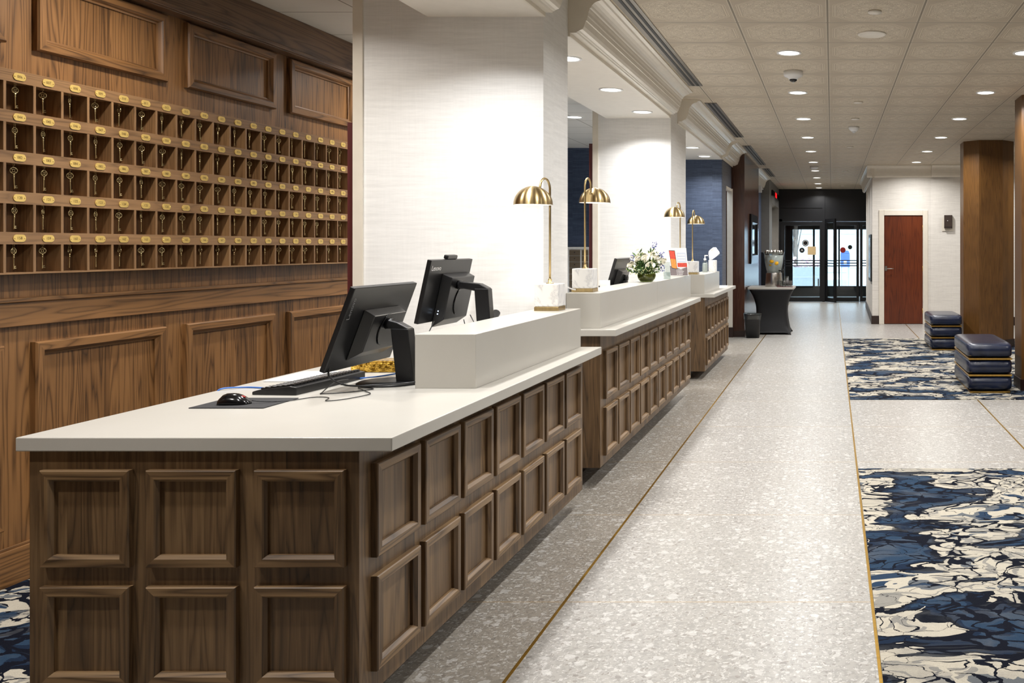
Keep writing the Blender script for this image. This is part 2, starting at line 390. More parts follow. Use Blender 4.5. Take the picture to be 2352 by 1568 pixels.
# ------------------------------------------------------------------ text glyphs
_g={}
def text_geo(s, size, extrude=0):
    k=(s,size,extrude)
    if k in _g: return _g[k]
    cu=bpy.data.curves.new('t','FONT'); cu.body=s; cu.size=size; cu.align_x='CENTER'; cu.align_y='CENTER'; cu.resolution_u=2; cu.extrude=extrude
    o=bpy.data.objects.new('t',cu); C.objects.link(o)
    dg=bpy.context.evaluated_depsgraph_get(); e=o.evaluated_get(dg); me=e.to_mesh()
    r=([tuple(v.co) for v in me.vertices],[tuple(p.vertices) for p in me.polygons])
    e.to_mesh_clear(); bpy.data.objects.remove(o); bpy.data.curves.remove(cu)
    _g[k]=r; return r
def put_text(mb, s, size, fn, mi):
    vs,fs=text_geo(s,size)
    mb.add([fn(a,b) for a,b,c in vs], fs, mi)

# ================================================================== SETTING
YD=24.3
struct('floor', MB().box(-1.10,6.5,-3,YD,-.1,0), M['terrazzo'], 'pale speckled terrazzo tile floor of the lobby walkway','floor')
struct('floor_beside_counters', MB().box(-3.6,-1.10,-3,YD,-.1,0), M['terrazzo_part_shaded'], 'darker speckled terrazzo strip along the reception counters, partly darkened by painted shade','floor')
for X,lab in ((-1.10,'brass strip between dark and pale terrazzo along the counters'),(.165,'brass strip beside the left edge of the marbled carpets'),(1.39,'brass floor strip running between the two carpets to the red door')):
    for (a,b) in ([(-2,YD-.2)] if X<1 else [(5.99,8.715),(14.5,17.2)]):
        tag(MB().box(X-.006,X+.006,a,b,-.004,.0015).build('trim_1', M['gold_line']), lab,'floor trim',kind='structure')
tag(MB().box(.172,6.2,-2,5.99,-.004,.007).build('inset_carpet',M['carpet']),'navy and cream marbled carpet in the near right floor','carpet')
tag(MB().box(.172,6.2,8.715,14.5,-.004,.007).build('inset_carpet',M['carpet']),'navy and cream marbled carpet under the blue leather ottomans','carpet')
struct('floor_office_carpet', MB().box(-3.54,-2.30,-2,13.5,-.004,.007), M['carpet'],'marbled blue and white carpet behind the reception desk','carpet')
struct('ceiling', MB().box(PX,6.5,-3,YD,CEIL,CEIL+.1), M['ceil'],'embossed beige tile ceiling over the lobby walkway','ceiling')
struct('ceiling_office', MB().box(-4.1,-2.27,-3,13.5,OFC,OFC+.1), M['office_ceil'],'plain white tile ceiling behind the reception counters','ceiling')
bays=[(-3,5.12),(5.59,9.17),(10.10,13.5)]
bw=['over the front counter','over the middle counter','over the far counter']
for i,(a,b) in enumerate(bays):
    struct('ceiling_soffit', MB().box(-2.27,PX,a,b,SOF,CEIL+.1), M['soffit'],'smooth white dropped soffit '+bw[i],'soffit')
# pillars between counters
def pillar(y0,y1,x0,label, ztop):
    p=empty('pillar',((x0+PX)/2,y0,0),label=label,cat='pillar',kind='structure')
    off=Vector(p.location)
    def B(name,mb,mat): mb.v=[(a-off.x,b-off.y,c-off.z) for a,b,c in mb.v]; return mb.build(name,mat,p)
    B('pillar_body',MB().box(x0,PX,y0,y1,0,CEIL),M['wp_white'])
    B('corner_trim',MB().box(x0-.055,x0,y0-.012,y0+.04,0,CEIL-.02),M['cream_paint'])
    B('edge_board',MB().box(x0-.095,x0-.057,y0+.01,y0+.05,0,ztop),M['maroon'])
pillar(5.12,5.59,-2.63,'white grasscloth covered pillar behind the front counter',2.16)
pillar(9.17,10.10,-2.35,'white grasscloth covered pillar behind the vase of flowers',2.50)
# left wood wall
wl=empty('wall_left',(-3.54,2,0),label='brown oak panelled wall behind the key rack',cat='wall',kind='structure')
O=Vector(wl.location)
def WB(name,mb,mat,parent=wl,bevel=0):
    mb.v=[(a-O.x,b-O.y,c-O.z) for a,b,c in mb.v]; o=mb.build(name,mat,parent,bevel=bevel); return o
WB('wall_panel',MB().box(-3.64,-3.54,-3,7.4,0,OFC),M['oak_v'])
WB('header_beam',MB().box(-3.54,-3.45,-3,7.4,2.695,OFC).box(-3.45,-3.435,-3,7.4,2.70,2.725),M['beam'],bevel=.004)
WB('chair_rail',MB().box(-3.54,-3.515,-3,7.4,1.117,1.222).box(-3.54,-3.50,-3,7.4,1.222,1.24),M['oak_h'],bevel=.003)
WB('baseboard',MB().box(-3.54,-3.52,-3,7.4,0,.16).box(-3.54,-3.528,-3,7.4,.16,.172),M['oak_h'],bevel=.003)
PR=[(0,0),(0,.022),(.006,.03),(.038,.03),(.046,.022),(.052,.012),(.060,.008),(.060,0)]
for k in range(-3,4):
    y0=4.038+.943*k; 
    WB('panel_moulding',MB().frame(y0,y0+.79,2.33,2.685,PR,lambda u,v,h:(-3.54+h,u,v),0,1),[M['oak_v'],M['oak_h']])
    WB('panel_moulding',MB().frame(y0-.01,y0+.78,.25,1.04,PR,lambda u,v,h:(-3.54+h,u,v),0,1),[M['oak_v'],M['oak_h']])
struct('wall_office_side', MB().box(-4.05,-3.95,7.4,13.5,0,OFC).box(-4.05,-3.54,7.3,7.4,0,OFC), M['wp_blue'],'dark blue wall section left of the safe deposit boxes','wall')
struct('wall_office_back', MB().box(-4.05,-1.633,13.5,13.62,0,CEIL), M['wp_blue'],'blue grasscloth wall behind the far counter','wall')
# corridor side wall beyond counters, with doorway
struct('wall_corridor_left', MB().box(-1.70,-1.633,13.62,14.05,0,CEIL).box(-1.70,-1.633,14.05,14.80,2.40,CEIL).box(-3.2,-3.1,13.6,17,0,CEIL), M['wp_grey'],'grey blue wall strip beside the narrow doorway past the far counter','wall')
struct('door_1', MB().box(-1.70,-1.61,14.76,14.799,.16,2.40).box(-1.70,-1.625,14.05,14.76,2.36,2.40), M['cream_paint'],'cream frame of the narrow doorway past the far counter','door frame')
struct('baseboard_left', MB().box(-1.72,-1.60,14.74,14.799,0,.16).box(-1.633,-1.615,13.4,14.05,0,.14), M['dark_base'],'dark baseboard at the narrow doorway','baseboard')
pier=empty('wall_pier',(-1.6,14.8,0),label='dark mahogany clad pier with the framed mirror',cat='wall pier',kind='structure')
MB().box(-.5,.18,0,2.85,0.1,CEIL).build('pier_body',M['mahogany'],pier)
MB().box(-.5,.185,-.005,2.855,0,.1).build('pier_base',M['dark_base'],pier)
struct('wall_recess_left', MB().box(-1.75,-1.60,17.65,20.6,0,CEIL), M['wp_blue'],'blue wall recess past the mahogany pier','wall')
b2=MB().box(-2.2,-1.415,20.6,21.5,1.34,CEIL).box(-2.2,-1.415,21.5,24.1,2.49,CEIL).box(-2.2,-1.415,24.1,YD,0,CEIL)
struct('wall_far_left', b2, M['grey_wall'],'grey wall block with a lit opening near the entrance doors','wall')
struct('wall_far_left_base', MB().box(-2.2,-1.415,20.6,21.5,0,1.34), M['black_metal'],'black lower part of the far left wall block','wall')
struct('wall_niche', MB().box(-2.3,-2.2,21.4,24.2,0,2.6), M['cream_paint'],'cream back of the lit opening near the entrance','wall')
# right hand block
struct('wall_right_block', MB().prism([(.763,17.28),(.89,17.28),(.89,17.34),(1.815,17.34),(1.815,17.28),(1.872,17.28),(1.872,17.6),(.86,22.3),(.83,22.2)],0,CEIL,'z').box(.89,1.815,17.28,17.35,2.16,CEIL), M['wp_cream'],'cream grasscloth wall around the red brown door','wall')
struct('wall_right_angle', MB().prism([(1.872,17.28),(3.6,16.95),(3.6,17.2),(1.872,17.5)],0,CEIL,'z'), M['wp_cream'],'cream grasscloth wall beside the wood column','wall')
struct('baseboard_right', MB().prism([(.745,17.262),(.89,17.262),(.89,17.29),(.763,17.29),(.83,22.2),(.812,22.2)],0,.157,'z').prism([(1.815,17.262),(1.872,17.262),(3.6,16.93),(3.6,16.96),(1.872,17.29),(1.815,17.29)],0,.157,'z'), M['dark_base'],'dark brown baseboard around the red brown door','baseboard')
def cp(d): return [(-d[i][0],d[i][1]) for i in range(len(d))]
CR=[(0,2.775),(.05,2.775),(.056,2.783),(.062,2.783),(.07,2.79),(.088,2.797),(.098,2.815),(.106,2.84),(.108,2.848),(.114,2.850),(.118,2.875),(.122,2.882),(.124,2.90),(.13,2.915),(.132,2.925),(.14,2.93),(.146,2.943),(.16,2.957),(.18,2.968),(.205,2.975),(.212,2.985),(.24,2.988),(.24,3.0),(0,3.0)]
tr=MB()
PR2=[(-d,z+.02 if z<2.99 else z) for d,z in CR]
# crown along x on the right block
tr.prism([(17.30-d*.7,z) for d,z in CR],.66,1.89,'x').prism([(17.2-d*.7,z) for d,z in CR],1.87,2.6,'x').prism([(.80-d*.6,z) for d,z in CR],17.2,22.2,'y')
tr.build('trim_2',M['cream_paint']); tag(bpy.data.objects['trim_2'],'cream crown moulding above the red brown door wall','crown moulding',kind='structure')
crown_lab=['above the front counter','above the middle counter','above the far counter','between far counter and mahogany pier','beyond the mahogany pier']
for (a,b),lab in zip([(-3,5.12),(5.60,9.05),(9.55,13.1),(13.4,14.8),(17.66,20.6)],crown_lab):
    o=MB().prism([(PX+d,z) for d,z in CR],a,b,'y').box(PX-.0,PX+.012,a,b,SOF,2.775,0).build('trim_3',M['cream_paint']); tag(o,'cream crown moulding '+lab,'crown moulding',kind='structure')
# entrance wall: black storefront
ent=MB().box(-1.415,1.6,YD,YD+.2,2.14,CEIL).box(-1.45,-1.33,YD,YD+.14,0,2.2).box(-.26,-.19,YD-.02,YD+.14,0,2.9)
ent.box(-1.415,-.26,YD-.02,YD,2.5,2.56)
struct('wall_entrance', ent, M['black_metal'],'black metal panelled wall above the glass entrance doors','wall')
def glassdoor(name,x0,x1,y,label,z0=.01,z1=2.13,fw=.07,bot=.11,bars=True,rot=0,hinge=None):
    hx = x0 if hinge is None else hinge
    d=empty(name,(hx,y,0),rot,label=label,cat='glass door',kind='structure'); a,b=x0-hx,x1-hx
    MB().box(a,a+fw,0,.05,z0,z1).box(b-fw,b,0,.05,z0,z1).box(a+fw,b-fw,0,.05,z1-.1,z1).box(a+fw,b-fw,0,.05,z0,z0+bot).build('door_frame',M['black_metal'],d)
    MB().box(a+fw,b-fw,.02,.028,z0+bot,z1-.1).build('glass_pane',M['pane'],d)
    if bars:
        for k,z in enumerate((1.10,1.03,.96)): MB().box(a+fw*.5,b-fw*.5,-.03,-.005,z-.012,z+.012).build('push_bar',M['black_metal'],d)
    return d
glassdoor('door_2',-1.33,-.26,YD,'left glass entrance door with the stickers and tan notice')
glassdoor('door_3',.06,.72,YD,'right glass entrance door with the red round sticker')
glassdoor('door_4',.745,1.35,YD,'rightmost glass entrance door cut off by the cream wall',bars=True)
glassdoor('door_5',-.19,.36,YD,'glass entrance door leaf standing ajar in the middle',rot=math.radians(-62),hinge=-.19,z1=2.2)
# outer vestibule
struct('wall_vestibule', MB().box(-1.6,1.7,27.1,27.2,1.98,2.7).box(-1.6,1.7,27.1,27.2,0,.30).box(-1.6,-1.17,27.1,27.2,0,2.7).box(-.57,-.51,27.1,27.2,0,2.7).box(.186,.234,27.1,27.2,0,2.7).box(1.3,1.36,27.1,27.2,0,2.7).box(-1.7,-1.6,24.5,27.2,0,2.7).box(1.6,1.7,24.5,27.2,0,2.7).box(-1.7,1.7,24.5,27.2,2.7,2.8), M['black_metal'],'black framed outer vestibule beyond the entrance doors','wall')
struct('floor_vestibule', MB().box(-1.7,1.7,YD,27.2,-.1,0), M['road'],'grey vestibule floor beyond the entrance doors','floor')
struct('window_1', MB().box(-1.17,1.3,27.14,27.15,.3,1.98), M['pane'],'outer vestibule glazing facing the snowy street','window')
# shell behind and to the right (never in frame)
struct('wall_back', MB().box(-3.64,6.6,-3.1,-3,0,CEIL), M['wp_cream'],'cream wall behind the viewer','wall')
struct('wall_right', MB().box(6.5,6.6,-3,YD,0,CEIL), M['wp_cream'],'cream wall on the far right side of the lobby','wall')
struct('wall_far_right', MB().box(1.5,6.5,YD-.1,YD,0,CEIL), M['wp_cream'],'cream wall behind the right block','wall')
# exterior
struct('ground', MB().box(-30,30,27.2,80,-.12,-.02), M['snow'],'snow covered street outside the entrance','ground')
tag(MB().box(-12,12,34,41,-.02,-.01).build('road',M['road']),'grey road outside the entrance doors','road',kind='structure')
bl=empty('building',(2,52,0),label='pale grey building across the street',cat='building')
MB().box(-16,10,0,8,0,9).build('wall',M['facade'],bl)
for k in range(9): MB().box(-15+2.7*k,-13.6+2.7*k,-.08,.0,2.2,4.4).build('window',M['facade2'],bl)
def on(X,Y,z=0): return (X,Y,z)
pb=empty('mailbox',(.444,31.0,-.02),label='blue mailbox standing in the snow outside the right door',cat='mailbox')
MB().box(-.16,.16,-.2,.2,.80,1.26).prism([(-.16,1.26),(.16,1.26),(.11,1.36),(-.11,1.36)],-.2,.2,'y').build('mailbox_body',M['mail_blue'],pb,bevel=.02)
for sx in (-.12,.12): MB().box(sx-.02,sx+.02,-.15,.15,0,.80).build('leg',M['facade2'],pb)
MB().box(-.05,.05,-.21,-.2,.90,1.02).build('notice',M['white_plastic'],pb)
pp=empty('planter_box',(.88,32.5,-.02),label='white planter box in the snow beside the blue mailbox',cat='planter')
MB().box(-.35,.35,-.25,.25,0,.75).build('planter_body',M['facade'],pp,bevel=.02); MB().box(-.38,.38,-.28,.28,.75,.8).build('rim',M['white_plastic'],pp)
tb=MB(); 
for k in range(14):
    a=random.uniform(0,2*PI); h=random.uniform(1.6,3.6); r=random.uniform(.3,1.1)
    tb.tube([(0,0,.8+.1*k),(r*.4*math.cos(a),r*.4*math.sin(a),.9+.1*k+h*.4),(r*math.cos(a),r*math.sin(a),.8+.1*k+h)],[.035,.02,.006],6)
trt=empty('bare_tree',(-1.45,36,-.02),label='bare leafless tree outside the left entrance door',cat='tree')
MB().tube([(0,0,0),(.03,.02,1.2),(0,0,2.6),(.05,0,4)],[.1,.08,.06,.02],8).build('trunk',M['bark'],trt); tb.build('branches',M['bark'],trt)
sh=MB()
for k in range(60): sh.sphere((random.uniform(-.7,.7),random.uniform(-.2,.2),random.uniform(.75,1.1)),.05,6,4)
sb=empty('flowering_planter',(-1.15,33,-.02),label='low planter of pink flowers outside the left entrance door',cat='planter')
MB().box(-.8,.8,-.25,.25,0,.75).build('planter_body',M['road'],sb); f=sh.build('blossoms',M['pink'],sb)
bike=empty('bicycle_rack',(-.9,30.6,-.02),label='low grey street bench rail outside the left entrance door',cat='bench')
MB().box(-.7,.5,-.2,.2,.42,.47).build('seat',M['road'],bike)
for sx in (-.65,.42): MB().box(sx,sx+.05,-.18,.18,0,.42).build('leg',M['black_metal'],bike)
bike.name='street_bench'

# ================================================================== LIGHT FIXTURES
dlbm=MB().lathe([(.098,0),(.098,-.008),(.085,-.010),(.078,-.004)],n=28,cap=False)
def light_data(name,pw,size,spread,col=(1,.93,.83)):
    l=bpy.data.lights.new(name,'AREA'); l.shape='DISK'; l.size=size; l.energy=pw; l.spread=math.radians(spread); l.color=col; return l
dl0=None
LD={'lobby':light_data('lobby_bulb',LOBBY_W,.15,150,(1,.985,.965)),'soffit':light_data('soffit_bulb',SOFFIT_W,.15,135,(1,.99,.98)),'office':light_data('office_bulb',OFFICE_W,.15,150,(1,.95,.88))}
proto_dl={}
def downlight(x,y,z,kind,label,group):
    if not proto_dl:
        r=empty('ceiling_light'); o=dlbm.build('trim_ring',M['white_plastic'],r); MB().cyl((0,0,-.005),.079,.003,28).build('lamp_lens',M['lens'],r); proto_dl['r']=r; n=r
        first=True
    else:
        n=proto_dl['r'].copy(); C.objects.link(n)
        for ch in list(proto_dl['r'].children):
            if ch.type=='MESH': c=ch.copy(); C.objects.link(c); c.parent=n
    n.location=(x,y,z-.0005); tag(n,label,'ceiling light',group)
    lo=bpy.data.objects.new('bulb',LD[kind]); C.objects.link(lo); lo.parent=n; lo.location=(0,0,-.012)
    return n
for i in range(12):
    y=3.5+1.86*i - (1.86 if False else 0)
    if i==11: y=23.7
    lab='round walkway light, '+(('%s counted from the entrance doors'%ORD[12-i]) if i<11 else 'right above the entrance doors')
    if y>5.5 or True: downlight(-.34,y,CEIL,'lobby',lab,'recessed lights in the left row of the embossed ceiling')
for i in range(8):
    y=3.5+1.86*i
    downlight(1.53,y,CEIL,'lobby','round ceiling light over the carpets, %s from the far end'%ORD[8-i],'recessed lights in the right row over the carpets')
for i in range(6): downlight(3.4,3.5+3.1*i,CEIL,'lobby','round recessed light added out of view on the right, %s from the viewer'%ORD[i+1],'recessed lights added out of view')  # extra row of downlights out of view, added to light the lobby
for i,x in enumerate(()): downlight(x,-.2,CEIL,'lobby',['lit round recessed light above and left of the viewer','lit round recessed light above and right of the viewer'][i],'recessed lights above the viewer')
for i,(y,lab) in enumerate([(2.2,'nearest the viewer over the front counter'),(3.4,'second over the front counter'),(4.45,'nearest the pillar over the front counter'),(6.237,'beside the front pillar over the middle counter'),(7.47,'in the middle of the soffit over the middle counter'),(8.70,'beside the rear pillar over the middle counter'),(10.7,'hidden beside the rear pillar over the far counter'),(11.82,'nearer of the pair over the far counter'),(12.95,'nearest the blue wall over the far counter')]):
    downlight(-1.81,y,SOF,'soffit','lit round soffit light '+lab,'soffit lights over the counters')
for i,y in enumerate((1.6,4.2,6.8,10.26)):
    downlight(-2.9,y,OFC,'office','lit round recessed light behind the counters, '+['nearest the viewer','over the front desk aisle','past the key rack','seen between the two pillars'][i],'recessed lights of the back office')

downlight(-1.8,22.8,2.489,'office','round light inside the lit opening near the entrance','light of the far opening')
# slot diffusers
for k,(a,b,lab) in enumerate([(1.5,8.70,'above the middle counter'),(9.75,12.78,'above the far counter'),(13.85,17.07,'beside the mahogany pier'),(17.9,19.9,'near the far left wall')]):
    v=empty('slot_diffuser',(-1.30,a,CEIL),label='long grey linear air slot '+lab,cat='air vent',group='linear air slots beside the crown moulding')
    MB().box(-.065,.065,0,b-a,-.006,.0).build('frame',M['grille'],v)
    for x in (-.03,.015): MB().box(x,x+.022,.02,b-a-.02,-.009,-.0055).build('slot',M['slot'],v)
# ceiling devices
def ldev(name,cat,x,y,prof,mats,label,extra=None):
    o=empty(name,(x,y,CEIL),label=label,cat=cat); MB().lathe(prof,n=32,cap=True).build('cover',mats,o)
    if extra: extra(o)
    return o
ldev('ceiling_speaker','speaker',.288,6.6,[(.105,0),(.105,-.006),(.09,-.010),(.085,-.006),(.001,-.007)],M['soffit'],'flat round speaker grille in the embossed ceiling')
ldev('sprinkler_cover','sprinkler cover',.28,5.96,[(.045,0),(.045,-.012),(.001,-.013)],M['soffit'],'small round cover plate nearest in the embossed ceiling')
def ex(o):
    MB().sphere((0,0,-.075),.034,16,8,sc=(1,1,.6)).build('lens',M['black_gloss'],o); MB().cyl((0,0,-.105),.006,.02,8).build('tip',M['white_plastic'],o)
ldev('smoke_detector','smoke detector',-.34,8.0,[(.085,0),(.085,-.03),(.08,-.045),(.045,-.06),(.04,-.072)],M['white_plastic'],'white smoke detector with black dome between the two nearest walkway lights',ex)
def ex2(o): MB().cyl((0,0,-.075),.02,.02,12).build('tip',M['white_plastic'],o)
ldev('smoke_detector','smoke detector',.28,11.7,[(.07,0),(.07,-.02),(.05,-.045),(.03,-.06)],M['white_plastic'],'small cream detector right of the walkway lights',ex2)
ldev('smoke_detector','smoke detector',-.34,17.45,[(.08,0),(.08,-.03),(.05,-.05)],M['white_plastic'],'small detector hanging in the far row of walkway lights')
for y,l in ((9.69,'cover plate past the speaker grille'),(10.95,'cover plate just before the cream detector'),(14.0,'cover plate past the cream detector'),(18.5,'cover plate near the entrance end'),(22.9,'cover plate right before the entrance')):
    ldev('sprinkler_cover','sprinkler cover',.28,y,[(.05,0),(.05,-.012),(.001,-.013)],M['soffit'],'small round '+l)

# ================================================================== COUNTERS
PM=[(0,0),(0,.018),(.003,.0215),(.0255,.0215),(.0275,.019),(.0345,.009),(.0345,0)]
def counter(name_lab, x0, xf, y0, y1, zb, zt, ncol, zr, endcols, notch=None):
    c=empty('reception_counter',(xf,y0,0),label=name_lab,cat='reception counter'); o=Vector(c.location)
    def B(n,mb,mat,bevel=0): mb.v=[(a-o.x,b-o.y,q-o.z) for a,b,q in mb.v]; return mb.build(n,mat,c,bevel=bevel)
    if notch: pts=[(notch[0],y0),(xf,y0),(xf,y1),(x0,y1),(x0,notch[1]),(notch[0],notch[1])]
    else: pts=[(x0,y0),(xf,y0),(xf,y1),(x0,y1)]
    B('cabinet_body',MB().prism(pts,zb,zt,'z'),M['umber_v'],.002)
    k=.22; 
    if notch: kp=[(notch[0],y0+.14),(xf-k,y0+.14),(xf-k,y1-.14),(x0+k,y1-.14),(x0+k,notch[1]),(notch[0],notch[1])]
    else: kp=[(x0+k,y0+.14),(xf-k,y0+.14),(xf-k,y1-.14),(x0+k,y1-.14)]
    B('toe_kick',MB().prism(kp,0,zb,'z'),M['kick'])
    pitch=(y1-y0-.12)/ncol
    for r,(za,zc) in enumerate(zr):
        for i in range(ncol):
            ya=y0+.07+pitch*i
            B('panel_moulding',MB().frame(ya,ya+pitch-.036,za,zc,PM,lambda u,v,h:(xf+h,u,v),0,1),[M['umber_v'],M['umber_y']])
        for (xa,xb) in endcols:
            B('panel_moulding',MB().frame(xa,xb,za,zc,PM,lambda u,v,h:(u,y0-h,v),0,1),[M['umber_v'],M['umber_x']])
    return c
counter('near brown panelled reception counter with panelled end facing the viewer',-2.376,-1.40,2.70,5.119,.10,.859,7,[(.171,.46),(.517,.803)],[(-2.33,-2.067),(-2.018,-1.753),(-1.70,-1.435)])
counter('middle brown panelled reception counter between the two white pillars',-2.2,-1.40,5.51,8.99,.125,.925,10,[(.184,.477),(.53,.826)],[],(-1.618,5.60))
counter('far short brown panelled reception counter in front of the blue wall',-2.2,-1.40,10.04,12.25,.09,.903,7,[(.15,.45),(.50,.80)],[],(-1.618,10.11))
def worktop(lab, pts, z0, z1, led, zl):
    w=empty('worktop',(pts[0][0],pts[0][1],z0),label=lab,cat='worktop'); o=Vector(w.location)
    def B(n,mb,bevel): mb.v=[(a-o.x,b-o.y,q-o.z) for a,b,q in mb.v]; return mb.build(n,M['quartz'],w,bevel=bevel)
    B('slab',MB().prism(pts,z0,z1,'z'),.003)
    for l in led: B('raised_ledge',MB().box(l[0],l[1],l[2],l[3],z1,zl),.002)
worktop('pale quartz worktop with raised ledge on the near counter',[(-2.4,2.68),(-1.293,2.68),(-1.293,5.119),(-2.4,5.119)],.859,.90,[(-1.651,-1.41,3.61,5.119)],1.115)
worktop('pale quartz worktop with raised ledge on the middle counter',[(-1.618,5.46),(-1.293,5.46),(-1.293,8.99),(-2.3,8.99),(-2.3,5.60),(-1.618,5.60)],.925,.965,[(-1.618,-1.41,5.55,7.36),(-1.618,-1.41,7.362,9.10)],1.18)
worktop('pale quartz worktop with raised ledge on the far counter',[(-1.618,10.02),(-1.293,10.02),(-1.293,12.25),(-2.3,12.25),(-2.3,10.11),(-1.618,10.11)],.903,.943,[(-1.618,-1.41,10.08,11.42)],1.155)

# ================================================================== KEY RACK
RX=-3.45; ks=RX/-3.52
P=.1453*ks; Y0r=4.027*ks
def zr_(z): return CH+(z-CH)*ks
rack=empty('key_rack',(RX,Y0r,zr_(1.34)),label='wooden pigeonhole key rack with brass number plates on the panelled wall',cat='key rack'); RO=Vector(rack.location)
def RB(n,mb,mat,bevel=0,recalc=True): mb.v=[(a-RO.x,b-RO.y,q-RO.z) for a,b,q in mb.v]; return mb.build(n,mat,rack,bevel=bevel)
n0,n1=-2,20
ya,yb=Y0r+P*n0, Y0r+P*n1
zt=[zr_(2.169-.1743*k) for k in range(5)]; zb=[z-.122*ks for z in zt]
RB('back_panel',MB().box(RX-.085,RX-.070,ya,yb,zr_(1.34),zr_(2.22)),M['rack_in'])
edges=[(zt[0],zr_(2.222))]+[(zt[k+1],zb[k]) for k in range(4)]+[(zr_(1.342),zb[4])]
for k,(a,b) in enumerate(edges):
    RB('shelf_rail',MB().box(RX-.07,RX-.012,ya,yb,a,a+.010 if k<5 else b-.010).box(RX-.012,RX,ya,yb,a,b).box(RX-.07,RX-.012,ya,yb,b-.010,b),M['rack_h'])
for n in range(n0,n1+1):
    y=Y0r+P*n
    RB('divider',MB().box(RX-.07,RX-.0005,y-.0065,y+.0065,zr_(1.345),zr_(2.20)),M['rack_v'])
starts=[6,44,82,120,158]
rad=.0155
def plate(lab_num):
    mb=MB(); pts=[]
    for cx,s in ((.0145,1),(-.0145,-1)):
        for k in range(9):
            a=(-PI/2+PI*k/8) if s>0 else (PI/2+PI*k/8); pts.append((cx*1.0+rad*math.cos(a)*1.0,rad*math.sin(a)))
    mb.prism([(p[0],p[1]) for p in pts],0,.0022,'x')
    for sx in (-.0235,.0235): mb.sphere((.0024,sx,0),.0026,8,5)
    put_text(mb,lab_num,.0170,lambda a,b:(.0026,a,b),1)
    return mb
for r in range(5):
    for c in range(20):
        y=Y0r+P*(c-.5); z=(edges[r][0]+edges[r][1])/2
        if r==0: z=zt[0]+.026
        mb=plate('%03d'%(starts[r]+c)); o=mb.build('number_plate',[M['plate'],M['stamp']],rack,loc=(.0005,y-RO.y-.004,z-RO.z),recalc=False)
# keys
def keymesh():
    mb=MB()
    R=.0125; pts=[(0,R*math.cos(a),R*math.sin(a)) for a in [2*PI*k/20 for k in range(21)]]
    mb.tube(pts,.0017,6,cap=False)
    mb.tube([(0,.0055*math.cos(a)*(1 if k%2 else .6),.0055*math.sin(a)) for k,a in enumerate([2*PI*k/12 for k in range(13)])],.0012,5,cap=False)
    for a in (PI/4,3*PI/4,5*PI/4,7*PI/4): mb.tube([(0,.005*math.cos(a),.005*math.sin(a)),(0,.0115*math.cos(a),.0115*math.sin(a))],.0011,5)
    mb.lathe([(.0018,-.078),(.0022,-.075),(.0022,-.030),(.0036,-.028),(.0036,-.026),(.0024,-.024),(.0024,-.021),(.0042,-.019),(.0042,-.0165),(.0022,-.0145),(.0020,-.012)],n=10,cap=True)
    mb.box(-.0011,.0011,.0015,.011,-.075,-.0715).box(-.0011,.0011,.0015,.0095,-.0675,-.064).box(-.0011,.0011,.001,.004,-.0715,-.064)
    # small ring
    mb.tube([(.0045*math.cos(a),0,.0165+.0045*math.sin(a)) for a in [2*PI*k/12 for k in range(13)]],.0008,5,cap=False)
    return mb
k0=keymesh().build('key',M['key_metal'])
hk=MB().tube([(0,0,0),(0,0,-.006),(.003,0,-.009),(.006,0,-.007),(.006,0,-.003)],.0012,6).lathe([(.004,0),(.004,-.0015),(.001,-.002)],n=10).sphere((.006,.0,-.002),.0018,6,4)
h0=hk.build('hook',M['key_metal'],rack)
rows=['top','second','third','fourth','bottom']
first=True
for r in range(5):
    for c in range(20):
        y=Y0r+P*(c-.5)+random.uniform(-.004,.004); x=RX-.028
        ko=k0 if first else k0.copy()
        ho=h0 if first else h0.copy()
        if not first: C.objects.link(ko); C.objects.link(ho)
        first=False
        ho.location=(x-RO.x,y-RO.y,zt[r]-RO.z)
        ko.location=(x+.003,y,zt[r]-.0285); ko.rotation_euler=(random.uniform(-.04,.04),0,random.choice([-.9,-.5,-.2,0,.2,.4,1.2]))
        cl='in the column nearest the pillar' if c==19 else '%s column from the pillar'%ORD[20-c]
        tag(ko,'ornate brass key in the %s row of pigeonholes, %s'%(rows[r],cl),'key','brass keys hanging in the pigeonhole rack')

